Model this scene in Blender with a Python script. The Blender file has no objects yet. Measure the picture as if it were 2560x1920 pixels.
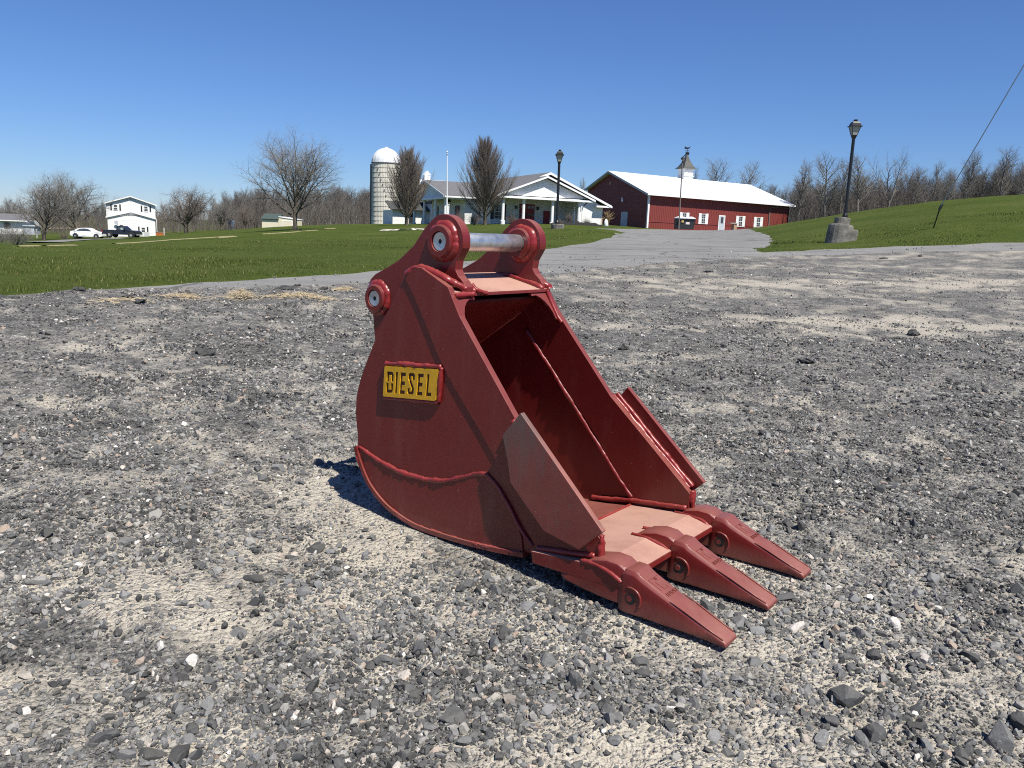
import bpy, bmesh, math, random
import numpy as np
from mathutils import Vector, Matrix, geometry

random.seed(7)
rng = np.random.default_rng(11)
SC = bpy.context.scene
COL = SC.collection

# ------------------------------------------------------------------ camera, sky, sun, exposure
F_PX, HOR, ROLL, CAM_H = 2000.0, 578.0, 0.04, 1.13
TH = math.atan((960 - HOR) / F_PX)
_fw = np.array([0, math.cos(TH), -math.sin(TH)]); _rt = np.array([1.0, 0, 0]); _up = np.cross(_rt, _fw)
CR = math.cos(ROLL) * _rt + math.sin(ROLL) * _up
CU = math.cos(ROLL) * _up - math.sin(ROLL) * _rt
CF = _fw
CC = np.array([0, 0, CAM_H])
cam_d = bpy.data.cameras.new('camera'); cam = bpy.data.objects.new('camera', cam_d); COL.objects.link(cam)
cam_d.sensor_width = 36; cam_d.lens = F_PX / 2560 * 36; cam_d.clip_start = 0.05; cam_d.clip_end = 9000
cam.matrix_world = Matrix(((CR[0], CU[0], -CF[0], 0), (CR[1], CU[1], -CF[1], 0), (CR[2], CU[2], -CF[2], CAM_H), (0, 0, 0, 1)))
SC.camera = cam

SUN_AZ, SUN_EL = math.radians(143.5), math.radians(57.5)
world = bpy.data.worlds.new('World'); SC.world = world; world.use_nodes = True
wn = world.node_tree; bg = wn.nodes['Background']
sky = wn.nodes.new('ShaderNodeTexSky'); sky.sky_type = 'NISHITA'; sky.sun_disc = False
sky.sun_elevation = SUN_EL; sky.sun_rotation = SUN_AZ; sky.air_density = 1.0; sky.dust_density = 0.0; sky.ozone_density = 10.0; sky.altitude = 0
tint = wn.nodes.new('ShaderNodeMix'); tint.data_type = 'RGBA'; tint.blend_type = 'MULTIPLY'; tint.inputs[0].default_value = 1.0; tint.inputs[7].default_value = (0.79, 0.88, 1.09, 1)
wn.links.new(sky.outputs[0], tint.inputs[6]); wn.links.new(tint.outputs[2], bg.inputs[0]); bg.inputs[1].default_value = 0.0692
sun_d = bpy.data.lights.new('sun', 'SUN'); sun_d.energy = 5.0; sun_d.angle = math.radians(0.53); sun_d.color = (1.0, 0.955, 0.86)
sun = bpy.data.objects.new('sun', sun_d); COL.objects.link(sun)
SV = Vector((math.sin(SUN_AZ) * math.cos(SUN_EL), math.cos(SUN_AZ) * math.cos(SUN_EL), math.sin(SUN_EL)))
sun.rotation_euler = SV.to_track_quat('Z', 'Y').to_euler(); sun.location = (0, -20, 60)
SC.view_settings.view_transform = 'Standard'; SC.view_settings.look = 'None'
SC.view_settings.exposure = 0.55; SC.view_settings.gamma = 1.0; SC.view_settings.use_curve_mapping = False
SC.render.engine = 'CYCLES'
SC.cycles.use_denoising = False; SC.cycles.filter_width = 1.05
SC.cycles.max_bounces = 6; SC.cycles.diffuse_bounces = 3; SC.cycles.glossy_bounces = 3; SC.cycles.transparent_max_bounces = 4


def ray(px, py):
    return (px - 1280) / F_PX * CR - (py - 960) / F_PX * CU + CF


def P(px, py, D):
    d = ray(px, py)
    return Vector(CC + d * (D / d[1]))


# ------------------------------------------------------------------ noise and terrain
def _hash(i, j, s):
    n = (i * 374761393 + j * 668265263 + s * 974634777) & 0xffffffff
    n = ((n ^ (n >> 13)) * 1274126177) & 0xffffffff
    return ((n ^ (n >> 16)) & 0xffff) / 65535.0


def vnoise(x, y, s=0):
    x = np.asarray(x, float); y = np.asarray(y, float)
    i = np.floor(x).astype(np.int64); j = np.floor(y).astype(np.int64)
    fx = x - i; fy = y - j
    fx = fx * fx * (3 - 2 * fx); fy = fy * fy * (3 - 2 * fy)
    a = _hash(i, j, s); b = _hash(i + 1, j, s); c = _hash(i, j + 1, s); d = _hash(i + 1, j + 1, s)
    return (a * (1 - fx) + b * fx) * (1 - fy) + (c * (1 - fx) + d * fx) * fy


def fbm(x, y, s=0, o=4):
    t = 0; amp = 0.5; tot = 0
    for k in range(o):
        t = t + amp * vnoise(x * 2 ** k, y * 2 ** k, s + 17 * k); tot += amp; amp *= 0.55
    return t / tot


def lot_plane(x, y):
    return 0.03 * (y - 3.15)


_cp = []
for (px, py, D) in [(0, 740, 9), (570, 704, 11.3), (895, 683, 13.5), (1374, 682, 15), (1870, 640, 24), (2560, 627, 26), (2560, 690, 18),
                    (2560, 760, 12.5), (1500, 750, 11), (1750, 585, 85), (1620, 600, 62), (2112, 605, 33), (1395, 571, 45), (0, 690, 13),
                    (0, 640, 22), (0, 612, 45), (110, 600, 95), (335, 592, 125), (300, 640, 22), (300, 610, 50), (640, 640, 22), (640, 600, 45),
                    (640, 577, 85), (553, 577, 120), (738, 575, 70), (695, 567, 110), (960, 560, 125), (960, 580, 60), (960, 620, 27),
                    (1512, 563, 96), (1113, 562, 92), (1617, 571, 119), (2560, 490, 75), (2300, 510, 80), (2050, 548, 100), (2340, 570, 33),
                    (2560, 560, 33), (1975, 568, 120), (1250, 566, 70), (1300, 600, 40)]:
    p = P(px, py, D); _cp.append(tuple(p))
for (x, y) in [(0, 0), (-3, 3), (3, 3), (0, 6), (-3, 7), (4, 8), (-8, -8), (8, -8), (0, -20), (-25, -10), (25, -10), (-6, 1), (6, 1), (1, 2), (-1, 4)]:
    _cp.append((x, y, lot_plane(x, y)))
for p in [(0, 300, 2), (-200, 300, -3), (200, 300, 6), (90, 150, 6.5), (0, 200, 2.2), (-100, 200, -2.5), (150, 60, 7), (-150, 60, -2), (0, 1500, 0), (-1500, 1500, -5),
          (1500, 1500, 3), (1800, 0, 3), (-1800, 0, -4), (0, -1500, -2), (60, 5, 2), (-60, 5, -.6)]:
    _cp.append(p)
_cp = np.array(_cp)


def _warp(x, y):
    # compress distance so that far control points do not dominate the spline
    r = np.hypot(x, y) + 1e-9
    s = np.log1p(r / 6.0) * 6.0 / r
    return x * s, y * s


_wx, _wy = _warp(_cp[:, 0], _cp[:, 1])


def _tps(r2):
    return 0.5 * r2 * np.log(r2 + 1e-12)


_n = len(_cp)
_K = _tps((_wx[:, None] - _wx[None]) ** 2 + (_wy[:, None] - _wy[None]) ** 2) + np.eye(_n) * 0.02
_Pm = np.stack([np.ones(_n), _wx, _wy], 1)
_A = np.block([[_K, _Pm], [_Pm.T, np.zeros((3, 3))]])
_sol = np.linalg.solve(_A, np.concatenate([_cp[:, 2], np.zeros(3)]))


def gz(x, y):
    x = np.atleast_1d(np.asarray(x, float)); y = np.atleast_1d(np.asarray(y, float))
    out = np.empty(len(x))
    for k in range(0, len(x), 20000):
        wx, wy = _warp(x[k:k + 20000], y[k:k + 20000])
        r2 = (wx[:, None] - _wx[None]) ** 2 + (wy[:, None] - _wy[None]) ** 2
        out[k:k + 20000] = _tps(r2) @ _sol[:_n] + _sol[_n] + wx * _sol[_n + 1] + wy * _sol[_n + 2]
    return out


def g1(x, y):
    return float(gz([x], [y])[0])


def G(px, py, dmax=600.0):
    """the first point where the sight line through a photo pixel meets the terrain"""
    d = ray(px, py); d = d / d[1]
    D = np.geomspace(0.6, dmax, 900)
    q = CC[None] + D[:, None] * d[None]
    h = q[:, 2] - gz(q[:, 0], q[:, 1])
    k = np.where(h < 0)[0]
    if len(k) == 0:
        return P(px, py, dmax)
    k = k[0]
    if k == 0:
        return Vector(q[0])
    t = h[k - 1] / (h[k - 1] - h[k])
    return Vector(q[k - 1] + t * (q[k] - q[k - 1]))


# ------------------------------------------------------------------ materials
MATS = {}


def nodes_of(name):
    m = bpy.data.materials.new(name); m.use_nodes = True
    nt = m.node_tree; b = nt.nodes['Principled BSDF']
    return m, nt, b


def N(nt, t, **kw):
    n = nt.nodes.new(t)
    for k, v in kw.items():
        setattr(n, k, v)
    return n


def ramp(nt, fac, stops):
    r = N(nt, 'ShaderNodeValToRGB'); e = r.color_ramp.elements
    while len(e) < len(stops): e.new(0.5)
    for i, (p, c) in enumerate(stops):
        e[i].position = p; e[i].color = (c[0], c[1], c[2], 1)
    nt.links.new(fac, r.inputs[0]); return r.outputs[0]


def noise_tex(nt, co, scale, detail=4, rough=0.55):
    n = N(nt, 'ShaderNodeTexNoise'); n.inputs['Scale'].default_value = scale; n.inputs['Detail'].default_value = detail; n.inputs['Roughness'].default_value = rough
    if co is not None: nt.links.new(co, n.inputs['Vector'])
    return n.outputs['Fac']


def mixc(nt, fac, a, b, mode='MIX'):
    m = N(nt, 'ShaderNodeMix', data_type='RGBA', blend_type=mode)
    for s, v in ((m.inputs[0], fac), (m.inputs[6], a), (m.inputs[7], b)):
        if isinstance(v, (int, float)): s.default_value = v
        elif isinstance(v, (tuple, list)): s.default_value = (v[0], v[1], v[2], 1)
        else: nt.links.new(v, s)
    return m.outputs[2]


def mth(nt, op, a, b=0.0, clamp=False):
    m = N(nt, 'ShaderNodeMath', operation=op, use_clamp=clamp)
    for s, v in ((m.inputs[0], a), (m.inputs[1], b)):
        if isinstance(v, (int, float)): s.default_value = v
        else: nt.links.new(v, s)
    return m.outputs[0]


def bump(nt, b, h, strength, dist):
    n = N(nt, 'ShaderNodeBump'); n.inputs['Strength'].default_value = strength; n.inputs['Distance'].default_value = dist
    nt.links.new(h, n.inputs['Height']); nt.links.new(n.outputs[0], b.inputs['Normal']); return n


def mat(name, col, rough=0.6, var=0.15, scale=3.0, metal=0.0, spec=0.5, bmp=0.0, bscale=None, col2=None):
    if name in MATS: return MATS[name]
    m, nt, b = nodes_of(name)
    tc = N(nt, 'ShaderNodeTexCoord').outputs['Object']
    f = noise_tex(nt, tc, scale)
    c2 = col2 or tuple(c * (1 - var) for c in col)
    nt.links.new(ramp(nt, f, [(0.3, c2), (0.7, col)]), b.inputs['Base Color'])
    b.inputs['Roughness'].default_value = rough; b.inputs['Metallic'].default_value = metal
    b.inputs['Specular IOR Level'].default_value = spec
    if bmp: bump(nt, b, noise_tex(nt, tc, bscale or scale * 4, 5), bmp, 0.02)
    MATS[name] = m; return m


def make_bucket_paint(name, base, dust=0.5, dust_side=0.035, wear=0.0, rough=0.33):
    m, nt, b = nodes_of(name)
    geo = N(nt, 'ShaderNodeNewGeometry'); tc = N(nt, 'ShaderNodeTexCoord').outputs['Object']
    sep = N(nt, 'ShaderNodeSeparateXYZ'); nt.links.new(geo.outputs['Normal'], sep.inputs[0])
    fine = noise_tex(nt, tc, 420, 3, 0.7); big = noise_tex(nt, tc, 7, 5, 0.6)
    upf = N(nt, 'ShaderNodeMapRange'); upf.inputs[1].default_value = 0.25; upf.inputs[2].default_value = 0.95; upf.inputs[3].default_value = dust_side; upf.inputs[4].default_value = dust
    nt.links.new(sep.outputs[2], upf.inputs[0])
    d = mth(nt, 'MULTIPLY', upf.outputs[0], mth(nt, 'ADD', mth(nt, 'MULTIPLY', big, 0.9), mth(nt, 'MULTIPLY', fine, 0.9)))
    sm = N(nt, 'ShaderNodeMapping'); sm.inputs['Scale'].default_value = (9, 9, 1.6); nt.links.new(tc, sm.inputs['Vector'])
    smear = noise_tex(nt, sm.outputs[0], 1.0, 6, 0.7)
    spk = N(nt, 'ShaderNodeTexVoronoi'); spk.inputs['Scale'].default_value = 34; nt.links.new(tc, spk.inputs['Vector'])
    sps = N(nt, 'ShaderNodeSeparateColor'); nt.links.new(spk.outputs['Color'], sps.inputs[0])
    dot = mth(nt, 'MULTIPLY', mth(nt, 'LESS_THAN', spk.outputs['Distance'], 0.085), mth(nt, 'GREATER_THAN', sps.outputs[0], 0.80))
    d = mth(nt, 'ADD', d, mth(nt, 'MULTIPLY', mth(nt, 'SUBTRACT', smear, 0.5, True), 0.30))
    d = mth(nt, 'ADD', d, mth(nt, 'MULTIPLY', dot, 0.35))
    oz = N(nt, 'ShaderNodeSeparateXYZ'); nt.links.new(geo.outputs['Position'], oz.inputs[0])
    sk = N(nt, 'ShaderNodeMapRange'); sk.inputs[1].default_value = 0.0; sk.inputs[2].default_value = 0.05; sk.inputs[3].default_value = 0.26; sk.inputs[4].default_value = 0.0
    nt.links.new(oz.outputs[2], sk.inputs[0])
    d = mth(nt, 'ADD', d, mth(nt, 'MULTIPLY', sk.outputs[0], noise_tex(nt, tc, 45, 5, 0.75)))
    d = mth(nt, 'MINIMUM', d, 0.9)
    basec = mixc(nt, big, tuple(c * 0.85 for c in base), tuple(c * 1.12 for c in base))
    col = mixc(nt, d, basec, (0.43, 0.255, 0.195))
    if wear:
        w = noise_tex(nt, tc, 26, 6, 0.75)
        st = N(nt, 'ShaderNodeMapping'); st.inputs['Scale'].default_value = (40, 40, 6); st.inputs['Rotation'].default_value = (0, 0.5, 0)
        nt.links.new(tc, st.inputs['Vector'])
        sc = noise_tex(nt, st.outputs[0], 1.0, 4, 0.7)
        wf = N(nt, 'ShaderNodeMapRange'); wf.inputs[1].default_value = 0.60; wf.inputs[2].default_value = 0.70; wf.inputs[4].default_value = wear
        nt.links.new(mth(nt, 'MULTIPLY', mth(nt, 'ADD', w, sc), 0.56), wf.inputs[0])
        up_ = N(nt, 'ShaderNodeSeparateXYZ'); nt.links.new(tc, up_.inputs[0])
        eg = mth(nt, 'SUBTRACT', mth(nt, 'MULTIPLY', up_.outputs[2], 1.9), mth(nt, 'MULTIPLY', up_.outputs[0], 1.1))
        ew = N(nt, 'ShaderNodeMapRange'); ew.inputs[1].default_value = 0.15; ew.inputs[2].default_value = 0.62; ew.inputs[4].default_value = 0.75; nt.links.new(mth(nt, 'ADD', eg, mth(nt, 'MULTIPLY', mth(nt, 'SUBTRACT', sc, 0.5), 1.1)), ew.inputs[0])
        col = mixc(nt, mth(nt, 'MAXIMUM', wf.outputs[0], ew.outputs[0]), col, (0.105, 0.075, 0.066))
    nt.links.new(col, b.inputs['Base Color'])
    r = N(nt, 'ShaderNodeMapRange'); r.inputs[3].default_value = rough; r.inputs[4].default_value = 0.85
    nt.links.new(d, r.inputs[0]); nt.links.new(r.outputs[0], b.inputs['Roughness'])
    b.inputs['Coat Weight'].default_value = 0.0
    bump(nt, b, mth(nt, 'ADD', mth(nt, 'MULTIPLY', fine, 0.25), noise_tex(nt, tc, 30, 4)), 0.25, 0.0016)
    return m


RED = (0.135, 0.0062, 0.0066)
M_RED = make_bucket_paint('red_paint', RED, dust=0.27, dust_side=0.03, rough=0.29)
M_LIP = make_bucket_paint('dusty_red_paint', RED, dust=0.95)
M_WORN = make_bucket_paint('scuffed_red_paint', RED, dust=0.5, dust_side=0.14, wear=0.5)
M_WELD = make_bucket_paint('weld_paint', (0.195, 0.008, 0.011), dust=0.14, dust_side=0.03, rough=0.3)
M_WELD2 = make_bucket_paint('inner_weld_paint', (0.15, 0.006, 0.008), dust=0.05, dust_side=0.01, rough=0.42)
M_DARKRED = mat('recess_shade_red', (0.05, 0.006, 0.006), 0.5)  # block red darkened: shade inside the cut-out letters is put into the colour
M_YEL = mat('yellow_paint', (0.66, 0.36, 0.012), 0.42, 0.2, 30)
m_, nt_, b_ = nodes_of('pin_steel')
_tc = N(nt_, 'ShaderNodeTexCoord').outputs['Object']
nt_.links.new(ramp(nt_, noise_tex(nt_, _tc, 14, 5, 0.65), [(0.35, (0.42, 0.45, 0.5)), (0.55, (0.66, 0.66, 0.64)), (0.75, (0.5, 0.47, 0.42))]), b_.inputs['Base Color'])
b_.inputs['Metallic'].default_value = 0.85
_r = N(nt_, 'ShaderNodeMapRange'); _r.inputs[3].default_value = 0.22; _r.inputs[4].default_value = 0.5
nt_.links.new(noise_tex(nt_, _tc, 40, 4), _r.inputs[0]); nt_.links.new(_r.outputs[0], b_.inputs['Roughness'])
M_STEEL = m_
M_HOLE = mat('dark_hole', (0.01, 0.01, 0.01), 0.8)

# gravel lot
m_, nt_, b_ = nodes_of('gravel_ground')
_pos = N(nt_, 'ShaderNodeNewGeometry').outputs['Position']
at_ = N(nt_, 'ShaderNodeAttribute'); at_.attribute_name = 'sand'
def vor(scale, feat='F1'):
    v = N(nt_, 'ShaderNodeTexVoronoi'); v.feature = feat; v.inputs['Scale'].default_value = scale; v.inputs['Randomness'].default_value = 1.0
    wv = N(nt_, 'ShaderNodeVectorMath', operation='MULTIPLY'); wv.inputs[1].default_value = (1, 1, 0.2)
    nt_.links.new(_pos, wv.inputs[0]); nt_.links.new(wv.outputs[0], v.inputs['Vector']); return v
va_, vb_, vc_ = vor(55), vor(120), vor(24)
def cellgrey(v):
    s = N(nt_, 'ShaderNodeSeparateColor'); nt_.links.new(v.outputs['Color'], s.inputs[0])
    return ramp(nt_, s.outputs[0], [(0.0, (0.035, 0.036, 0.037)), (0.45, (0.092, 0.092, 0.091)), (0.78, (0.175, 0.170, 0.158)), (0.92, (0.33, 0.31, 0.28)), (1.0, (0.6, 0.58, 0.54))])
stone_c = mixc(nt_, 0.5, cellgrey(va_), cellgrey(vb_))
stone_c = mixc(nt_, 0.3, stone_c, cellgrey(vc_))
stone_c = mixc(nt_, 1.0, stone_c, ramp(nt_, noise_tex(nt_, _pos, 2.2, 9, 0.78), [(0.32, (0.45, 0.45, 0.45)), (0.5, (0.95, 0.95, 0.95)), (0.66, (1.55, 1.53, 1.48))]), 'MULTIPLY')
fines = ramp(nt_, noise_tex(nt_, _pos, 60, 5, 0.7), [(0.3, (0.31, 0.277, 0.225)), (0.7, (0.53, 0.485, 0.405))])
edge_ = mth(nt_, 'SUBTRACT', vb_.outputs['Distance'], 0.0)
ms_ = mth(nt_, 'ADD', mth(nt_, 'MULTIPLY', at_.outputs['Fac'], 0.95), mth(nt_, 'SUBTRACT', noise_tex(nt_, _pos, 9, 6, 0.7), 0.5))
ms_ = mth(nt_, 'ADD', ms_, mth(nt_, 'MULTIPLY', mth(nt_, 'SUBTRACT', va_.outputs['Distance'], 0.45), 0.35))
mr_ = N(nt_, 'ShaderNodeMapRange'); mr_.inputs[1].default_value = 0.20; mr_.inputs[2].default_value = 0.72; mr_.inputs[3].default_value = 0.04; mr_.inputs[4].default_value = 0.95
nt_.links.new(ms_, mr_.inputs[0])
col_ = mixc(nt_, mr_.outputs[0], stone_c, fines)
nt_.links.new(col_, b_.inputs['Base Color']); b_.inputs['Roughness'].default_value = 0.92; b_.inputs['Specular IOR Level'].default_value = 0.25
hh_ = mth(nt_, 'ADD', mth(nt_, 'MULTIPLY', va_.outputs['Distance'], -0.6), mth(nt_, 'MULTIPLY', vb_.outputs['Distance'], -0.3))
hh_ = mth(nt_, 'ADD', hh_, noise_tex(nt_, _pos, 45, 4))
bump(nt_, b_, hh_, 1.0, 0.022)
M_GRAVEL = m_

# stone pieces: tone per stone from an attribute
def stone_mat(name, inst=False):
    m, nt, b = nodes_of(name)
    a = N(nt, 'ShaderNodeAttribute'); a.attribute_name = 'tone'
    if inst: a.attribute_type = 'INSTANCER'
    pos = N(nt, 'ShaderNodeNewGeometry').outputs['Position']
    base = ramp(nt, a.outputs['Fac'], [(0.0, (0.026, 0.027, 0.028)), (0.4, (0.082, 0.084, 0.086)), (0.72, (0.20, 0.20, 0.20)), (0.86, (0.36, 0.34, 0.30)), (0.93, (0.30, 0.22, 0.165)), (1.0, (0.66, 0.64, 0.60))])
    f = noise_tex(nt, pos, 130, 5, 0.75)
    v = ramp(nt, f, [(0.35, (0.75, 0.75, 0.75)), (0.62, (1.05, 1.05, 1.05)), (0.72, (1.6, 1.6, 1.6))])
    c = mixc(nt, 1.0, base, v, 'MULTIPLY')
    geo = N(nt, 'ShaderNodeNewGeometry'); sp = N(nt, 'ShaderNodeSeparateXYZ'); nt.links.new(geo.outputs['Normal'], sp.inputs[0])
    du = mth(nt, 'MULTIPLY', mth(nt, 'MAXIMUM', sp.outputs[2], 0.0), mth(nt, 'MULTIPLY', noise_tex(nt, pos, 35, 3), 0.22))
    c = mixc(nt, du, c, (0.36, 0.33, 0.28))
    nt.links.new(c, b.inputs['Base Color']); b.inputs['Roughness'].default_value = 0.72; b.inputs['Specular IOR Level'].default_value = 0.35
    bump(nt, b, f, 0.5, 0.004)
    return m
M_STONE = stone_mat('crushed_stone'); M_STONE_I = stone_mat('crushed_stone_pieces', True)

# grass
m_, nt_, b_ = nodes_of('field_grass')
_pos = N(nt_, 'ShaderNodeNewGeometry').outputs['Position']
g_a = noise_tex(nt_, _pos, 0.18, 5, 0.6); g_b = noise_tex(nt_, _pos, 3.5, 5, 0.7); g_c = noise_tex(nt_, _pos, 30, 4, 0.7)
gc_ = ramp(nt_, mth(nt_, 'ADD', mth(nt_, 'MULTIPLY', g_a, 0.5), mth(nt_, 'MULTIPLY', g_b, 0.5)), [(0.30, (0.044, 0.067, 0.013)), (0.47, (0.060, 0.083, 0.017)), (0.60, (0.082, 0.102, 0.025)), (0.74, (0.14, 0.135, 0.052))])
gc_ = mixc(nt_, 0.6, gc_, ramp(nt_, g_c, [(0.3, (0.55, 0.55, 0.55)), (0.7, (1.3, 1.3, 1.25))]), 'MULTIPLY')
nt_.links.new(gc_, b_.inputs['Base Color']); b_.inputs['Roughness'].default_value = 0.95; b_.inputs['Specular IOR Level'].default_value = 0.05
bump(nt_, b_, mth(nt_, 'ADD', g_c, mth(nt_, 'MULTIPLY', g_b, 2.0)), 0.7, 0.08)
M_GRASS = m_
m_, nt_, b_ = nodes_of('grass_blades')
a_ = N(nt_, 'ShaderNodeAttribute'); a_.attribute_name = 'tone'
nt_.links.new(ramp(nt_, a_.outputs['Fac'], [(0.0, (0.052, 0.074, 0.014)), (0.6, (0.088, 0.112, 0.026)), (0.9, (0.15, 0.17, 0.055)), (1.0, (0.28, 0.25, 0.12))]), b_.inputs['Base Color'])
b_.inputs['Roughness'].default_value = 0.7; b_.inputs['Specular IOR Level'].default_value = 0.15
M_BLADE = m_
# asphalt
m_, nt_, b_ = nodes_of('old_asphalt')
_pos = N(nt_, 'ShaderNodeNewGeometry').outputs['Position']
a1_ = noise_tex(nt_, _pos, 0.6, 6, 0.65); a2_ = noise_tex(nt_, _pos, 90, 3, 0.7)
st_ = N(nt_, 'ShaderNodeMapping'); st_.inputs['Scale'].default_value = (0.12, 1.2, 1); st_.inputs['Rotation'].default_value = (0, 0, -0.2); nt_.links.new(_pos, st_.inputs['Vector'])
a3_ = noise_tex(nt_, st_.outputs[0], 1.0, 6, 0.7)
ac_ = ramp(nt_, mth(nt_, 'ADD', mth(nt_, 'MULTIPLY', a1_, 0.5), mth(nt_, 'MULTIPLY', a3_, 0.5)), [(0.3, (0.115, 0.113, 0.11)), (0.48, (0.185, 0.181, 0.174)), (0.7, (0.245, 0.238, 0.224))])
ac_ = mixc(nt_, 0.5, ac_, ramp(nt_, a2_, [(0.3, (0.6, 0.6, 0.6)), (0.7, (1.35, 1.35, 1.35))]), 'MULTIPLY')
ck_ = N(nt_, 'ShaderNodeTexVoronoi'); ck_.feature = 'DISTANCE_TO_EDGE'; ck_.inputs['Scale'].default_value = 0.16
cw_ = N(nt_, 'ShaderNodeTexNoise'); cw_.inputs['Scale'].default_value = 0.9; cw_.inputs['Detail'].default_value = 5; nt_.links.new(_pos, cw_.inputs['Vector'])
ca_ = N(nt_, 'ShaderNodeVectorMath', operation='MULTIPLY_ADD'); ca_.inputs[1].default_value = (1.6, 1.6, 0); nt_.links.new(cw_.outputs['Color'], ca_.inputs[0]); nt_.links.new(_pos, ca_.inputs[2])
nt_.links.new(ca_.outputs[0], ck_.inputs['Vector'])
ac_ = mixc(nt_, ramp(nt_, ck_.outputs['Distance'], [(0.0, (0.75, 0.75, 0.75)), (0.006, (0.5, 0.5, 0.5)), (0.012, (0, 0, 0))]), ac_, (0.05, 0.05, 0.05))
nt_.links.new(ac_, b_.inputs['Base Color']); b_.inputs['Roughness'].default_value = 0.9; b_.inputs['Specular IOR Level'].default_value = 0.2
bump(nt_, b_, a2_, 0.5, 0.01)
M_ASPH = m_
M_SWATH = mat('mown_swath', (0.30, 0.26, 0.13), 0.9, 0.5, 6)
M_DRY = mat('dry_grass', (0.42, 0.35, 0.2), 0.9, 0.4, 8)
M_STRAW = mat('straw', (0.50, 0.40, 0.25), 0.8, 0.45, 30)
M_BARK = mat('bark', (0.15, 0.125, 0.085), 0.9, 0.5, 5, bmp=0.6, bscale=12, col2=(0.07, 0.06, 0.05))
M_TWIG = mat('twigs', (0.215, 0.20, 0.18), 0.9, 0.35, 0.8)
M_TWIGR = mat('brown_twigs', (0.20, 0.165, 0.14), 0.9, 0.35, 0.5)
M_WOOD = mat('woodland_bark', (0.20, 0.182, 0.165), 0.9, 0.45, 0.15)
M_BRUSH = mat('underbrush', (0.17, 0.145, 0.127), 0.95, 0.5, 0.2)


def siding_mat(name, col, per_m, axis=2, rough=0.55, depth=0.012):
    m, nt, b = nodes_of(name)
    tc = N(nt, 'ShaderNodeTexCoord').outputs['Object']; s = N(nt, 'ShaderNodeSeparateXYZ'); nt.links.new(tc, s.inputs[0])
    fr = mth(nt, 'FRACT', mth(nt, 'MULTIPLY', s.outputs[axis], per_m))
    f = noise_tex(nt, tc, 0.7, 4)
    nt.links.new(ramp(nt, f, [(0.3, tuple(c * 0.93 for c in col)), (0.7, col)]), b.inputs['Base Color'])
    b.inputs['Roughness'].default_value = rough
    bump(nt, b, fr, 0.6, depth)
    return m


M_WHITE = siding_mat('white_siding', (0.80, 0.80, 0.79), 5.0)
M_TRIM = mat('white_trim', (0.80, 0.80, 0.79), 0.5, 0.05)
M_BARN = mat('barn_red', (0.20, 0.036, 0.028), 0.55, 0.1, 0.6)
M_METALROOF = mat('white_metal_roof', (0.78, 0.79, 0.79), 0.4, 0.06, 0.4)
M_SHINGLE = mat('grey_shingles', (0.14, 0.14, 0.145), 0.9, 0.25, 2.5, bmp=0.4, bscale=14)
M_BLACK = mat('black_paint', (0.012, 0.012, 0.013), 0.4, 0.2, 6)
M_SHUT = mat('black_shutter', (0.02, 0.021, 0.024), 0.5, 0.1)
M_GLASS = mat('window_glass', (0.06, 0.07, 0.085), 0.08, 0.2, 2, spec=0.8)
M_LAMPGLASS = mat('frosted_glass', (0.42, 0.42, 0.38), 0.25, 0.15, 8)
M_CONC = mat('concrete', (0.22, 0.205, 0.18), 0.9, 0.55, 3.5, bmp=0.8, bscale=16, col2=(0.075, 0.072, 0.065))
M_SILO = mat('silo_concrete', (0.74, 0.70, 0.60), 0.85, 0.25, 0.8)
M_HOOP = mat('rusty_hoop', (0.15, 0.135, 0.12), 0.7)
M_DOME = mat('dome_metal', (0.72, 0.74, 0.75), 0.35, 0.12, 1.0)
M_DOOR = mat('pale_door', (0.45, 0.48, 0.52), 0.5, 0.06)
M_REDDOOR = mat('red_door', (0.32, 0.02, 0.025), 0.5, 0.1)
M_CREAM = mat('cream_siding', (0.76, 0.68, 0.50), 0.6, 0.06)
M_GREENROOF = mat('green_roof', (0.05, 0.075, 0.068), 0.7, 0.15)
M_COPPER = mat('weathered_roof', (0.065, 0.066, 0.058), 0.6, 0.25, 3)
M_MULCH = mat('dark_mulch', (0.018, 0.017, 0.018), 0.95, 0.5, 9, bmp=1.0, bscale=20)
M_CARW = mat('car_white', (0.80, 0.80, 0.80), 0.2, 0.02)
M_TRUCK = mat('truck_black', (0.018, 0.019, 0.026), 0.22, 0.05)
M_TYRE = mat('tyre', (0.02, 0.02, 0.02), 0.8)
M_RIM = mat('wheel_rim', (0.6, 0.6, 0.62), 0.3, metal=0.6)
M_TAN = mat('tan_wood', (0.38, 0.24, 0.15), 0.7)
M_PALE = mat('pale_stone', (0.52, 0.49, 0.43), 0.85, 0.3, 4)
M_PAMPAS = mat('dry_pampas', (0.36, 0.25, 0.13), 0.85, 0.4, 6)
M_ORANGE = mat('orange_plastic', (0.55, 0.16, 0.04), 0.5)
M_CABLE = mat('guy_cable', (0.42, 0.46, 0.52), 0.5, 0.1)
M_BLUE = mat('blue_post', (0.06, 0.13, 0.22), 0.5)
M_REDLAMP = mat('red_lens', (0.4, 0.02, 0.02), 0.3)
M_DENIM = mat('dark_clothes', (0.02, 0.025, 0.045), 0.8)
M_SKIN = mat('skin', (0.45, 0.27, 0.2), 0.6)
M_ASPHCHUNK = mat('broken_asphalt', (0.07, 0.07, 0.068), 0.95, 0.4, 30, bmp=0.8, bscale=60)
M_YSTICK = mat('yellow_sticker', (0.5, 0.36, 0.12), 0.5)
M_RSTICK = mat('pale_sticker', (0.72, 0.6, 0.6), 0.5)


# ------------------------------------------------------------------ object helpers
def tag(o, label=None, cat=None, group=None, kind=None):
    for k, v in (('label', label), ('category', cat), ('group', group), ('kind', kind)):
        if v: o[k] = v
    return o


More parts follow.
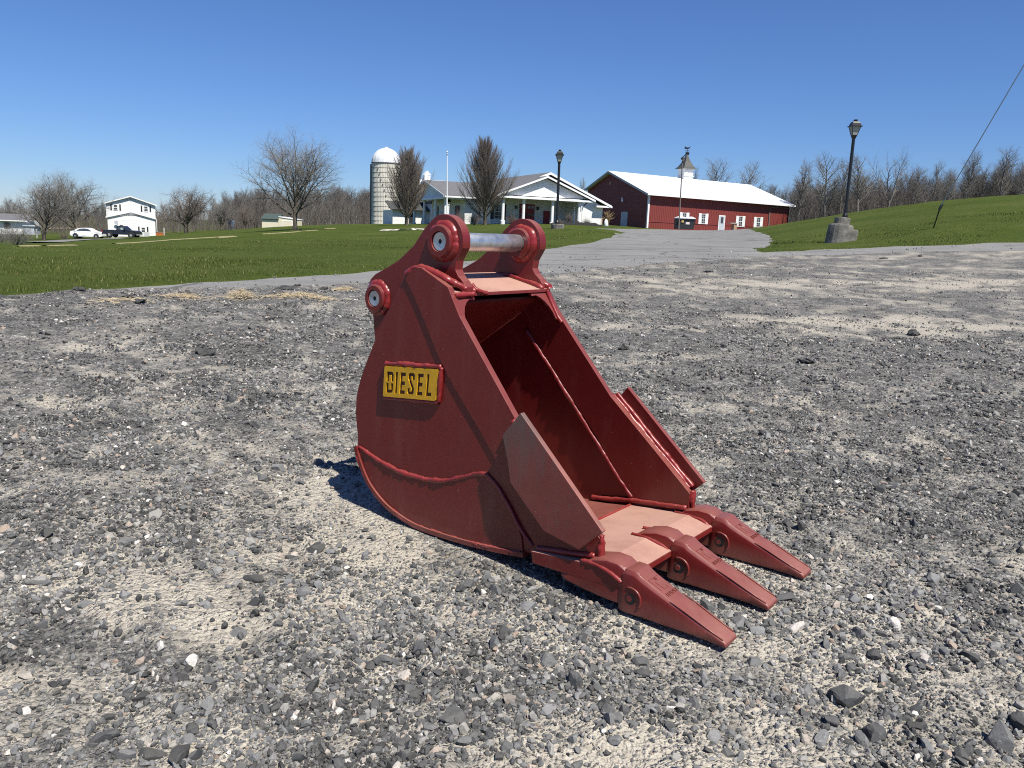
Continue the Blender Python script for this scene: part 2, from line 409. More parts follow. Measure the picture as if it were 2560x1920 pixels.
def empty(name, loc, rz=0.0):
    o = bpy.data.objects.new(name, None); COL.objects.link(o); o.location = loc; o.rotation_euler = (0, 0, rz); o.empty_display_size = 0.1
    return o


class MB:
    def __init__(s): s.v = []; s.f = []

    def add(s, v, f):
        n = len(s.v); s.v += [tuple(p) for p in v]; s.f += [tuple(i + n for i in q) for q in f]; return s

    def box(s, a, b):
        x0, y0, z0 = a; x1, y1, z1 = b
        return s.add([(x0, y0, z0), (x1, y0, z0), (x1, y1, z0), (x0, y1, z0), (x0, y0, z1), (x1, y0, z1), (x1, y1, z1), (x0, y1, z1)],
                     [(0, 3, 2, 1), (4, 5, 6, 7), (0, 1, 5, 4), (1, 2, 6, 5), (2, 3, 7, 6), (3, 0, 4, 7)])

    def prism(s, poly, fa, fb):
        """poly of 2d points; fa/fb map each to 3d points of the two end faces"""
        n = len(poly)
        v = [fa(p) for p in poly] + [fb(p) for p in poly]
        f = [tuple(range(n)), tuple(range(2 * n - 1, n - 1, -1))] + [(i, i + n, (i + 1) % n + n, (i + 1) % n) for i in range(n)]
        return s.add(v, f)

    def prism_y(s, poly, y0, y1):
        return s.prism(poly, lambda p: (p[0], y0, p[1]), lambda p: (p[0], y1, p[1]))

    def prism_x(s, poly, x0, x1):
        return s.prism(poly, lambda p: (x0, p[0], p[1]), lambda p: (x1, p[0], p[1]))

    def tube(s, pts, rad, n=6, cap=True):
        pts = [Vector(p) for p in pts]
        if not hasattr(rad, '__len__'): rad = [rad] * len(pts)
        v = []; f = []
        d0 = (pts[1] - pts[0]).normalized()
        ref = Vector((0, 0, 1)) if abs(d0.z) < 0.9 else Vector((1, 0, 0))
        a = d0.cross(ref).normalized()
        for i, p in enumerate(pts):
            d = (pts[min(i + 1, len(pts) - 1)] - pts[max(i - 1, 0)])
            if d.length < 1e-9: d = d0
            d.normalize()
            a = (a - d * a.dot(d)).normalized(); b = d.cross(a)
            for k in range(n):
                t = 2 * math.pi * k / n
                v.append(p + (a * math.cos(t) + b * math.sin(t)) * rad[i])
        for i in range(len(pts) - 1):
            for k in range(n):
                q = (k + 1) % n
                f.append((i * n + k, i * n + q, (i + 1) * n + q, (i + 1) * n + k))
        if cap:
            f.append(tuple(range(n - 1, -1, -1))); f.append(tuple((len(pts) - 1) * n + k for k in range(n)))
        return s.add(v, f)

    def lathe(s, prof, n=24, axis='z', c=(0, 0, 0), cap=True):
        v = []; f = []
        for (r, h) in prof:
            for k in range(n):
                t = 2 * math.pi * k / n; a, b = r * math.cos(t), r * math.sin(t)
                v.append((c[0] + a, c[1] + b, c[2] + h) if axis == 'z' else (c[0] + a, c[1] + h, c[2] + b) if axis == 'y' else (c[0] + h, c[1] + a, c[2] + b))
        for i in range(len(prof) - 1):
            for k in range(n):
                q = (k + 1) % n; f.append((i * n + k, i * n + q, (i + 1) * n + q, (i + 1) * n + k))
        if cap:
            f.append(tuple(range(n - 1, -1, -1))); f.append(tuple((len(prof) - 1) * n + k for k in range(n)))
        return s.add(v, f)

    def build(s, name, m, parent=None, smooth=False, bevel=0.0, loc=None, seg=2, kind=None):
        me = bpy.data.meshes.new(name)
        bm = bmesh.new()
        vs = [bm.verts.new(p) for p in s.v]
        for q in s.f:
            try: bm.faces.new([vs[i] for i in q])
            except ValueError: pass
        bmesh.ops.recalc_face_normals(bm, faces=bm.faces)
        if bevel:
            ed = [e for e in bm.edges if len(e.link_faces) == 2 and e.calc_face_angle(0) > 0.5]
            bmesh.ops.bevel(bm, geom=ed, offset=bevel, segments=seg, profile=0.6, affect='EDGES', clamp_overlap=True)
        bm.to_mesh(me); bm.free()
        if smooth:
            for p in me.polygons: p.use_smooth = True
            if smooth == 'auto': me.set_sharp_from_angle(angle=0.7)
        me.materials.append(m)
        o = bpy.data.objects.new(name, me); COL.objects.link(o)
        if parent: o.parent = parent
        if loc is not None: o.location = loc
        if kind: o['kind'] = kind
        return o


def raw_mesh(name, V, F, m, parent=None, attrs=None, smooth=False):
    """V (n,3) array, F (m,k) array of one face size"""
    V = np.asarray(V, np.float32); F = np.asarray(F, np.int32)
    me = bpy.data.meshes.new(name); k = F.shape[1]
    me.vertices.add(len(V)); me.vertices.foreach_set('co', V.ravel())
    me.loops.add(F.size); me.loops.foreach_set('vertex_index', F.ravel())
    me.polygons.add(len(F)); me.polygons.foreach_set('loop_start', np.arange(0, F.size, k, dtype=np.int32))
    me.polygons.foreach_set('loop_total', np.full(len(F), k, np.int32))
    me.polygons.foreach_set('use_smooth', np.full(len(F), smooth, bool))
    for nm, arr in (attrs or {}).items():
        a = me.attributes.new(nm, 'FLOAT', 'POINT'); a.data.foreach_set('value', np.asarray(arr, np.float32))
    me.update(calc_edges=True); me.validate()
    me.materials.append(m)
    o = bpy.data.objects.new(name, me); COL.objects.link(o)
    if parent: o.parent = parent
    return o


# ------------------------------------------------------------------ ground regions
def line_px(pts, step=0.0):
    return [G(*p).to_2d() for p in pts]


def densify(pl, step_rel=0.03, jit=0.006, seed=0, smin=0.12, far=40.0):
    out = []
    r = random.Random(seed)
    for a, b in zip(pl[:-1], pl[1:]):
        L = (b - a).length; mid = ((a + b) / 2).length
        n = max(1, min(400, int(L / max(smin, mid * step_rel))))
        nrm = Vector((-(b - a).y, (b - a).x)).normalized()
        for i in range(n):
            p = a + (b - a) * (i / n)
            out.append(p + nrm * (r.gauss(0, 1) * min(p.length, far * .35 + p.length * .1) * jit if i or out else 0))
    out.append(pl[-1]); return out


GRASS_EDGE = densify(line_px([(-900, 860), (0, 740), (203, 724), (366, 717), (570, 704), (895, 683), (1100, 663), (1240, 645), (1375, 621), (1459, 609), (1530, 594), (1556, 582), (1530, 575), (1485, 571)]), seed=1)
BARN_EDGE = line_px([(1485, 571), (1617, 573), (1800, 573), (1872, 573)])
RIGHT_EDGE = densify(line_px([(1872, 573), (1904, 581), (1932, 597), (1926, 612), (1892, 627), (1905, 631), (2040, 624), (2154, 620), (2325, 613), (2560, 607), (3300, 585)]), seed=2)
LOT_EDGE = densify(line_px([(330, 722), (600, 717), (895, 710), (1180, 697), (1374, 681), (1600, 661), (1870, 642), (2040, 638), (2268, 630), (2560, 625), (3300, 606)]), jit=0.010, seed=3)
ROAD_POLY = GRASS_EDGE + BARN_EDGE[1:] + RIGHT_EDGE[1:] + [Vector((40, 20)), Vector((30, -18)), Vector((-30, -18)), Vector((-30, 4))]
# the lot: below its own edge, the grass edge left of where the road tapers out
gi = min(range(len(GRASS_EDGE)), key=lambda i: (GRASS_EDGE[i] - LOT_EDGE[0]).length)
LOT_EDGE[0] = GRASS_EDGE[gi]
LOT_POLY = GRASS_EDGE[:gi] + LOT_EDGE + [Vector((36, 19)), Vector((28, -16)), Vector((-28, -16)), Vector((-28, 4))]


def inside(poly, x, y):
    x = np.asarray(x); y = np.asarray(y); r = np.zeros(len(x), bool)
    n = len(poly)
    for i in range(n):
        x0, y0 = poly[i]; x1, y1 = poly[(i + 1) % n]
        if y0 == y1: continue
        c = ((y0 > y) != (y1 > y)) & (x < (x1 - x0) * (y - y0) / (y1 - y0) + x0)
        r ^= c
    return r


BU0, BD0, BYAW = -1.9, 2.07, math.radians(38.5)
UA = np.array([math.cos(BYAW), -math.sin(BYAW)]); VA = np.array([math.sin(BYAW), math.cos(BYAW)])
B_LOC = BD0 * VA + BU0 * UA


def to_bucket(x, y):
    dx = np.asarray(x) - B_LOC[0]; dy = np.asarray(y) - B_LOC[1]
    return dx * UA[0] + dy * UA[1], dx * VA[0] + dy * VA[1]


def relief(x, y):
    x = np.asarray(x, float); y = np.asarray(y, float)
    bx, bv = to_bucket(x, y)
    dd = np.maximum(np.maximum(np.abs(bx - 0.25) - 0.85, np.abs(bv - 0.33) - 0.42), 0)
    k = 0.25 + 0.75 * np.clip(dd / 0.4, 0, 1)
    h = (fbm(x * 1.3, y * 1.3, 3) - 0.5) * 0.10 + (fbm(x * 7, y * 7, 5, 3) - 0.5) * 0.052
    return h * k - 0.008


def sand_mask(x, y):
    r = np.hypot(x, y)
    a = fbm(x * 0.9 + 5, y * 1.5 + 2, 21, 5)
    b = fbm(x * 0.35, y * 1.0 + 4, 31, 4)
    near = 0.60 * a + 0.40 * b
    m = (near - 0.47) * 1.7 + 0.40 + (fbm(x * 4.5, y * 4.5, 91, 3) - 0.5) * 1.3 + (fbm(x * 15, y * 15, 92, 2) - 0.5) * 0.8 + 0.13 * np.clip((3.6 - r) / 1.0, 0, 1)
    # darker loose stone in the middle distance, pale wheel tracks on the right
    m = m - 0.40 * np.clip((r - 2.6) / 2.4, 0, 1) + 0.12 * np.clip((r - 7) / 4, 0, 1)
    tr = np.exp(-((y - (9.5 + 0.28 * (x - 3))) / 1.0) ** 2) + np.exp(-((y - (14.0 + 0.32 * (x - 3))) / 1.3) ** 2)
    m = m + 0.36 * tr * np.clip((x - 0.5) / 3, 0, 1) * (0.5 + b)
    m = m - 0.35 * np.clip((x - 1.2) / 1.2, 0, 1) * np.clip((4.5 - r) / 2, 0, 1)
    return np.clip(m, 0, 1)


def build_ground():
    pts = []; cons = []

    def chain(pl):
        i0 = len(pts)
        pts.extend([Vector(p) for p in pl])
        cons.extend([(i0 + i, i0 + i + 1) for i in range(len(pl) - 1)])
    chain(ROAD_POLY + [ROAD_POLY[0]])
    chain(LOT_POLY + [LOT_POLY[0]])
    # view fan: fine rings
    rings = np.geomspace(0.55, 260, 300)
    for i, r in enumerate(rings):
        na = 190 if r < 8 else 130 if r < 40 else 90
        a = np.radians(np.linspace(-46, 46, na)) + (0.5 * (i % 2)) * np.radians(92 / na)
        j = rng.normal(0, 0.12, (na, 2)) * r * np.radians(92 / na)
        pts.extend(Vector((r * math.sin(t) + q[0], r * math.cos(t) + q[1])) for t, q in zip(a, j))
    for r in np.geomspace(0.5, 260, 34):
        for t in np.linspace(47, 313, 46):
            pts.append(Vector((r * math.sin(math.radians(t)), r * math.cos(math.radians(t)))))
    for r in (300, 380, 500, 700, 1000, 1600, 2600, 4000):
        for t in range(0, 360, 6):
            pts.append(Vector((r * math.sin(math.radians(t)), r * math.cos(math.radians(t)))))
    vo, eo, fo, *_ = geometry.delaunay_2d_cdt(pts, cons, [], 0, 1e-4)
    V = np.array([(p[0], p[1]) for p in vo]); Fc = np.array([f for f in fo if len(f) == 3])
    cx = V[Fc].mean(1)
    lot = inside(LOT_POLY, cx[:, 0], cx[:, 1]); road = inside(ROAD_POLY, cx[:, 0], cx[:, 1]) & ~lot
    Z = gz(V[:, 0], V[:, 1])
    onlot = np.zeros(len(V), bool); onlot[Fc[lot].ravel()] = True
    offlot = np.zeros(len(V), bool); offlot[Fc[~lot].ravel()] = True
    rl = relief(V[:, 0], V[:, 1])
    Z = np.where(onlot & ~offlot, Z + rl, Z)
    grs = ~(lot | road)
    gv = np.zeros(len(V), bool); gv[Fc[grs].ravel()] = True
    lv = np.zeros(len(V), bool); lv[Fc[~grs].ravel()] = True
    rr = np.hypot(V[:, 0], V[:, 1])
    Z = np.where(gv & ~lv, Z + (fbm(V[:, 0] * 0.5, V[:, 1] * 0.5, 9) - 0.5) * 0.16 + 0.015, Z)
    sm = sand_mask(V[:, 0], V[:, 1])

    def part(name, mask, m, at=None):
        F = Fc[mask]; u, inv = np.unique(F, return_inverse=True)
        o = raw_mesh(name, np.column_stack([V[u], Z[u]]), inv.reshape(-1, 3), m, attrs={k: a[u] for k, a in (at or {}).items()}, smooth=True)
        o['kind'] = 'structure'; return o
    part('gravel_lot', lot, M_GRAVEL, {'sand': sm})
    part('asphalt_driveway', road, M_ASPH)
    part('grass_field', grs, M_GRASS)


build_ground()


def lotz(x, y):
    return gz(x, y) + relief(x, y)


# ------------------------------------------------------------------ gravel and stones
def icosa():
    t = (1 + 5 ** .5) / 2
    v = np.array([(-1, t, 0), (1, t, 0), (-1, -t, 0), (1, -t, 0), (0, -1, t), (0, 1, t), (0, -1, -t), (0, 1, -t), (t, 0, -1), (t, 0, 1), (-t, 0, -1), (-t, 0, 1)], float)
    v /= np.linalg.norm(v[0])
    f = np.array([(0, 11, 5), (0, 5, 1), (0, 1, 7), (0, 7, 10), (0, 10, 11), (1, 5, 9), (5, 11, 4), (11, 10, 2), (10, 7, 6), (7, 1, 8), (3, 9, 4), (3, 4, 2), (3, 2, 6), (3, 6, 8), (3, 8, 9), (4, 9, 5), (2, 4, 11), (6, 2, 10), (8, 6, 7), (9, 8, 1)])
    return v, f


def subdiv(v, f):
    v = [tuple(p) for p in v]; mid = {}; nf = []

    def m(a, b):
        k = (min(a, b), max(a, b))
        if k not in mid:
            p = (np.array(v[a]) + np.array(v[b])); p /= np.linalg.norm(p); mid[k] = len(v); v.append(tuple(p))
        return mid[k]
    for a, b, c in f:
        x, y, z = m(a, b), m(b, c), m(c, a); nf += [(a, x, z), (b, y, x), (c, z, y), (x, y, z)]
    return np.array(v), np.array(nf)


ICO_V, ICO_F = icosa()


def rock_shape(r, sub=0):
    """an angular crushed stone: a ball cut by random planes"""
    v, f = ICO_V.copy(), ICO_F
    for _ in range(sub): v, f = subdiv(v, f)
    v = v @ np.linalg.qr(r.normal(size=(3, 3)))[0]
    for _ in range(9 if sub < 2 else 17):
        n = r.normal(size=3); n /= np.linalg.norm(n); d = r.uniform(0.42, 0.78) if sub < 2 else r.uniform(0.45, 0.66)
        h = v @ n; ov = np.maximum(h - d, 0); v = v - ov[:, None] * n[None]
    v = v * r.uniform(0.7, 1.3, 3)[None]
    v /= np.abs(v).max()
    return v, f


def scatter_stones(name, x, y, size, tone, sub=0, embed=0.35, flat=(0.45, 0.95), seed=1, nvar=14):
    r = np.random.default_rng(seed)
    n = len(x); shapes = [rock_shape(r, sub) for _ in range(nvar)]
    which = r.integers(0, nvar, n)
    Vs = []; Fs = []; Ts = []; off = 0
    z = lotz(x, y)
    for k in range(nvar):
        ix = np.where(which == k)[0]
        if not len(ix): continue
        v, f = shapes[k]; m = len(ix)
        sc = np.column_stack([r.uniform(0.75, 1.25, m), r.uniform(0.6, 1.0, m), r.uniform(flat[0], flat[1], m)]) * size[ix, None] * 0.5
        pv = v[None] * sc[:, None, :]
        tx, ty, tz = r.normal(0, 0.25, m), r.normal(0, 0.25, m), r.uniform(0, 6.283, m)
        c, s = np.cos(tx), np.sin(tx); a = pv.copy(); pv = a.copy(); pv[..., 1] = c[:, None] * a[..., 1] - s[:, None] * a[..., 2]; pv[..., 2] = s[:, None] * a[..., 1] + c[:, None] * a[..., 2]
        c, s = np.cos(ty), np.sin(ty); a = pv.copy(); pv[..., 0] = c[:, None] * a[..., 0] + s[:, None] * a[..., 2]; pv[..., 2] = -s[:, None] * a[..., 0] + c[:, None] * a[..., 2]
        c, s = np.cos(tz), np.sin(tz); a = pv.copy(); pv[..., 0] = c[:, None] * a[..., 0] - s[:, None] * a[..., 1]; pv[..., 1] = s[:, None] * a[..., 0] + c[:, None] * a[..., 1]
        pv[..., 0] += x[ix, None]; pv[..., 1] += y[ix, None]; pv[..., 2] += (z[ix] + size[ix] * 0.5 * (0.5 - embed))[:, None]
        Vs.append(pv.reshape(-1, 3)); Fs.append((f[None] + (np.arange(m) * len(v))[:, None, None]).reshape(-1, 3) + off); Ts.append(np.repeat(tone[ix], len(v)))
        off += m * len(v)
    o = raw_mesh(name, np.concatenate(Vs), np.concatenate(Fs), M_STONE, attrs={'tone': np.concatenate(Ts)})
    return o


def fan(n, r0, r1, k, half=44.0):
    """points in the view fan, density ~ r**-k per area"""
    u = rng.random(n)
    e = 2 - k
    r = (r0 ** e + u * (r1 ** e - r0 ** e)) ** (1 / e) if abs(e) > 1e-6 else r0 * (r1 / r0) ** u
    a = np.radians(rng.uniform(-half, half, n))
    return r * np.sin(a), r * np.cos(a)


def tones(n, pale=0.1):
    t = np.clip(rng.normal(0.40, 0.23, n), 0.0, 0.78)
    w = rng.random(n)
    t = np.where(w < pale, rng.uniform(0.74, 1.0, n), t)
    return t


def keep_lot(x, y, thin, clear=True):
    ok = inside(LOT_POLY, x, y)
    s = sand_mask(x, y)
    cl = np.clip((fbm(x * 2.1 + 9, y * 2.1, 55, 4) - 0.36) * 3.2, 0.22, 1)
    ok &= rng.random(len(x)) < (1.0 - thin * s) * cl
    if clear:
        bx, bv = to_bucket(x, y)
        ok &= ~((bx > -0.56) & (bx < 0.8) & (bv > -0.03) & (bv < 0.72)) & ~((bx >= 0.75) & (bx < 1.1) & (((bv > -.04) & (bv < .08)) | ((bv > .28) & (bv < .40)) | ((bv > .60) & (bv < .72))))
    return x[ok], y[ok]


def instancer(name, meshes, loc, rot, scl, tone, m=None):
    """one object of uncountable pieces: geometry nodes put one of the meshes on every point"""
    n = len(loc)
    me = bpy.data.meshes.new(name); me.vertices.add(n); me.vertices.foreach_set('co', np.asarray(loc, np.float32).ravel())
    for nm, ty, arr in (('rot', 'FLOAT_VECTOR', rot), ('scl', 'FLOAT_VECTOR', scl), ('tone', 'FLOAT', tone)):
        a = me.attributes.new(nm, ty, 'POINT'); a.data.foreach_set('vector' if ty == 'FLOAT_VECTOR' else 'value', np.asarray(arr, np.float32).ravel())
    a = me.attributes.new('pick', 'INT', 'POINT'); a.data.foreach_set('value', np.random.default_rng(n).integers(0, len(meshes), n).astype(np.int32))
    o = bpy.data.objects.new(name, me); COL.objects.link(o)
    if m: me.materials.append(m)
    ng = bpy.data.node_groups.new(name, 'GeometryNodeTree')
    ng.interface.new_socket('Geometry', in_out='INPUT', socket_type='NodeSocketGeometry'); ng.interface.new_socket('Geometry', in_out='OUTPUT', socket_type='NodeSocketGeometry')
    gi, go = ng.nodes.new('NodeGroupInput'), ng.nodes.new('NodeGroupOutput')
    iop = ng.nodes.new('GeometryNodeInstanceOnPoints'); g2i = ng.nodes.new('GeometryNodeGeometryToInstance')
    for q in reversed(meshes):
        so = bpy.data.objects.new(name + '_piece', q); oi = ng.nodes.new('GeometryNodeObjectInfo'); oi.inputs['Object'].default_value = so
        ng.links.new(oi.outputs['Geometry'], g2i.inputs[0])
    def attr(nm, ty):
        q = ng.nodes.new('GeometryNodeInputNamedAttribute'); q.data_type = ty; q.inputs['Name'].default_value = nm; return q.outputs['Attribute']
    ng.links.new(gi.outputs[0], iop.inputs['Points']); ng.links.new(g2i.outputs[0], iop.inputs['Instance']); iop.inputs['Pick Instance'].default_value = True
    ng.links.new(attr('pick', 'INT'), iop.inputs['Instance Index']); ng.links.new(attr('rot', 'FLOAT_VECTOR'), iop.inputs['Rotation']); ng.links.new(attr('scl', 'FLOAT_VECTOR'), iop.inputs['Scale'])
    ng.links.new(iop.outputs[0], go.inputs[0])
    md = o.modifiers.new('pieces', 'NODES'); md.node_group = ng
    return tag(o, kind='stuff')


def mesh_data(name, v, f, m):
    o = raw_mesh(name, v, f, m); d = o.data; bpy.data.objects.remove(o); return d


_rr = np.random.default_rng(77)
ROCKS = [mesh_data('rock', *rock_shape(_rr), M_STONE_I) for _ in range(16)]


def gravel_inst(name, x, y, sz, pale, embed=.3, rocks=None):
    n = len(x); z = lotz(x, y)
    rot = np.column_stack([rng.normal(0, .3, n), rng.normal(0, .3, n), rng.uniform(0, 6.283, n)])
    scl = np.column_stack([rng.uniform(.75, 1.25, n), rng.uniform(.6, 1.0, n), rng.uniform(.55, 1.1, n)]) * sz[:, None] * .5
    t = tones(n, pale)
    sh = (sand_mask(x, y) - 0.35) * 0.30 + (fbm(x * 3.1 + 4, y * 3.1, 71, 4) - 0.5) * 0.55
    t = np.where(t < 0.735, np.clip(t + sh, 0.0, 0.73), t)
    return instancer(name, rocks or ROCKS, np.column_stack([x, y, z + sz * .5 * (.5 - embed)]), rot, scl, t)


x, y = keep_lot(*fan(330000, 0.95, 6.0, 1.0), 0.66, False)
sz = np.clip(rng.lognormal(math.log(0.0095), 0.34, len(x)), 0.0045, 0.018)
gravel_inst('gravel', x, y, sz, .13)
x, y = keep_lot(*fan(120000, 0.95, 11, 1.15), 0.5)
sz = np.clip(rng.lognormal(math.log(0.0205), 0.30, len(x)), 0.013, 0.038)
gravel_inst('gravel', x, y, sz, .12)
x, y = keep_lot(*fan(95000, 4.2, 22, 1.25), 0.5)
sz = np.clip(rng.lognormal(math.log(0.019), 0.45, len(x)), 0.010, 0.055)
gravel_inst('gravel', x, y, sz, .2)
ROCKS_BIG = [mesh_data('rock', *rock_shape(_rr, 2), M_STONE_I) for _ in range(30)]
x, y = keep_lot(*fan(5200, 0.95, 9, 1.2), 0.45)
sz = np.clip(rng.lognormal(math.log(0.040), 0.28, len(x)), 0.028, 0.075)
gravel_inst('gravel', x, y, sz, .13, .40, ROCKS_BIG)


def near_edge(x, y, pl, reach):
    d = np.full(len(x), 1e9)
    for a, b in zip(pl[:-1], pl[1:]):
        vx, vy = b.x - a.x, b.y - a.y; L2 = vx * vx + vy * vy + 1e-9
        t = np.clip(((x - a.x) * vx + (y - a.y) * vy) / L2, 0, 1)
        d = np.minimum(d, np.hypot(x - a.x - t * vx, y - a.y - t * vy))
    return np.exp(-d / reach)


x, y = fan(90000, 8, 32, 1.0)
ok = inside(ROAD_POLY, x, y) & ~inside(LOT_POLY, x, y); x, y = x[ok], y[ok]
ok = rng.random(len(x)) < near_edge(x, y, LOT_EDGE, 1.3) * np.clip((fbm(x * .8, y * .8, 61) - .3) * 3, .05, 1); x, y = x[ok], y[ok]
sz = np.clip(rng.lognormal(math.log(0.022), 0.5, len(x)), 0.010, 0.07)
gravel_inst('gravel', x, y, sz, .25)

# large loose stones that stand out one by one
STONES = [  # px, py, length m, tone, flatness, label or None
    (795, 1357, 0.115, 0.10, 0.35, 'dark flat slab of stone lying near the heel of the red bucket'),
    (630, 1450, 0.085, 0.06, 0.55, 'dark wedge of stone left of the bucket teeth, alone on pale sand'),
    (2110, 1745, 0.105, 0.30, 1.1, 'grey pyramid shaped stone standing on its end in the gravel'),
    (2080, 1805, 0.10, 0.34, 0.6, 'smooth grey oval stone just in front of the pyramid shaped stone'),
    (2188, 1838, 0.092, 0.22, 0.7, 'dark grey stone with white veins at the right of the smooth oval stone'),
    (2500, 1845, 0.14, 0.55, 0.8, 'large pale grey chipped stone at the lower right corner of the lot'),
    (2547, 1522, 0.0, 0, 1, None),
    (2347, 1522, 0.032, 1.0, 0.75, 'white egg shaped pebble lying in the gravel right of the teeth'),
    (2430, 1648, 0.075, 0.16, 0.7, 'dark triangular stone casting a shadow on the right side gravel'),
    (2310, 1645, 0.062, 0.97, 0.5, 'flat whitish stone on the gravel right of the near tooth tip'),
    (2185, 1635, 0.07, 0.14, 0.55, 'dark leaning splinter of stone right of the near tooth'),
    (450, 1875, 0.085, 0.05, 0.7, 'nearly black cracked stone at the lower left foreground'),
    (375, 1870, 0.075, 0.08, 0.6, 'black angular stone beside the cracked black stone'),
    (455, 1640, 0.036, 0.08, 0.8, 'small black cube like stone on the sandy patch at left'),
    (535, 1633, 0.042, 0.25, 0.55, 'rounded dark grey stone right of the small black cube like stone'),
    (320, 1705, 0.05, 0.24, 0.5, 'smooth grey oblong stone lying in the left foreground'),
    (60, 1675, 0.06, 0.88, 0.4, 'tan flat stone casting a shadow at the left edge'),
    (375, 1052, 0.055, 0.04, 0.8, 'black lump of stone alone left of the bucket'),
    (833, 1042, 0.06, 1.0, 0.6, 'white stone lying in dark gravel left of the bucket'),
    (705, 1865, 0.05, 0.35, 0.8, 'upright grey stone at the bottom edge of the foreground'),
    (1165, 1868, 0.07, 0.52, 0.6, 'light grey veined stone at the bottom centre foreground'),
    (1600, 1650, 0.075, 0.30, 0.45, 'broad grey veined stone in front of the near tooth'),
    (1605, 1680, 0.06, 0.12, 0.6, 'dark stone touching the broad veined stone before the near tooth'),
    (1395, 1520, 0.065, 0.36, 0.4, 'flat blue grey stone under the lip of the bucket'),
    (2290, 1183, 0.06, 0.62, 0.4, 'pale stone on the gravel well right of the bucket'),
    (2320, 1880, 0.055, 0.66, 0.8, 'light grey stone cut by the bottom edge at right'),
    (1828, 1196, 0.03, 0.92, 0.8, 'small tan pebble right of the far side cutter'),
    (2460, 1125, 0.08, 0.10, 0.6, 'dark rock on the loose gravel at the right edge'),
    (2560, 1790, 0.10, 0.2, 0.7, 'dark stone cut by the right edge near the bottom'),
    (1960, 1490, 0.075, 0.25, 0.45, 'broad flat grey stone right of the middle tooth tip'),
]
for i, (px, py, L, tn, fl, lab) in enumerate(STONES):
    if not lab: continue
    r = np.random.default_rng(100 + i)
    v, f = rock_shape(r, 2)
    v = v * np.array([0.5, 0.36, 0.36 * fl]) * L
    p = G(px, py); z = float(lotz([p.x], [p.y])[0])
    a = r.uniform(0, 6.28); c, s = math.cos(a), math.sin(a)
    v = np.column_stack([v[:, 0] * c - v[:, 1] * s, v[:, 0] * s + v[:, 1] * c, v[:, 2] - v[:, 2].min() * 0.45])
    o = raw_mesh('stone', v, f, M_STONE, attrs={'tone': np.full(len(v), tn)}); o.location = (p.x, p.y, z)
    tag(o, lab, 'stone', 'loose stones on the gravel lot')

# ------------------------------------------------------------------ excavator bucket
BK = empty('excavator_bucket', (B_LOC[0], B_LOC[1], 0.0), -BYAW)
tag(BK, 'red steel excavator bucket with three teeth, resting on the gravel', 'bucket')


def WW(w):
    return 0.657 - 0.085 * w


def plate(name, prof, v0, v1, m=M_RED, bevel=0.002, far=False, label=None, seg=2):
    """a plate cut to a side profile; far=True mirrors it onto the far side"""
    b = MB()
    if far: b.prism(prof, lambda p: (p[0], WW(p[1]) - v0, p[1]), lambda p: (p[0], WW(p[1]) - v1, p[1]))
    else: b.prism_y(prof, v0, v1)
    o = b.build(name, m, BK, bevel=bevel, seg=seg)
    if label: o['label'] = label
    return o


def resample(pts, step):
    pts = [Vector(p) for p in pts]; out = [pts[0]]; acc = 0
    for a, b in zip(pts[:-1], pts[1:]):
        L = (b - a).length; n = max(1, round(L / step))
        for i in range(1, n + 1): out.append(a + (b - a) * (i / n))
    return out


def smooth_path(pts, it=3):
    pts = [Vector(p) for p in pts]
    for _ in range(it):
        q = [pts[0]]
        for a, b in zip(pts[:-1], pts[1:]): q += [a * 0.75 + b * 0.25, a * 0.25 + b * 0.75]
        q.append(pts[-1]); pts = q
    return pts


def bead(pts, r, seed=0, closed=False, parent=None, lump=0.22, m=None, step=0.006, n=8, smooth=True):
    rr = random.Random(seed)
    if smooth and len(pts) > 2: pts = smooth_path(pts, 2)
    ps = resample(pts, step)
    rad = []; ph = rr.random() * 6
    for i in range(len(ps)):
        k = 1 + lump * (1.3 * (vnoise([i * 0.13 + seed * 7.1], [0.5], seed)[0] - 0.5) + 0.5 * (vnoise([i * 0.45 + seed * 3.1], [0.5], seed + 2)[0] - 0.5))
        rad.append(r * k)
        j = r * lump * 0.5 * (vnoise([i * 0.17], [seed * 3.3], seed + 5)[0] - 0.5)
        ps[i] = ps[i] + Vector((j, 0, j))
    b = MB(); b.tube(ps, rad, n)
    cnt = len(ps)
    for i in range(cnt):
        for q in range(n):
            k_ = i * n + q; t = 2 * math.pi * q / n
            z_ = vnoise([i * .21 + 3.1 * seed + 50], [1.3 * math.cos(t) + 40 + 1.1 * math.sin(t)], seed + 9)[0] - .5
            w_ = vnoise([i * .62 + 50], [2.1 * math.cos(t) + 40], seed + 19)[0] - .5
            p_ = Vector(b.v[k_]); b.v[k_] = tuple(ps[i] + (p_ - ps[i]) * (1 + lump * (1.5 * z_ + .7 * w_)))
    return b.build('weld_bead', m or M_WELD, parent or BK, smooth=True)


def circ(cx, cw, r, v, n=36, a0=0, a1=360):
    return [(cx + r * math.cos(math.radians(a0 + (a1 - a0) * i / n)), v, cw + r * math.sin(math.radians(a0 + (a1 - a0) * i / n))) for i in range(n + 1)]


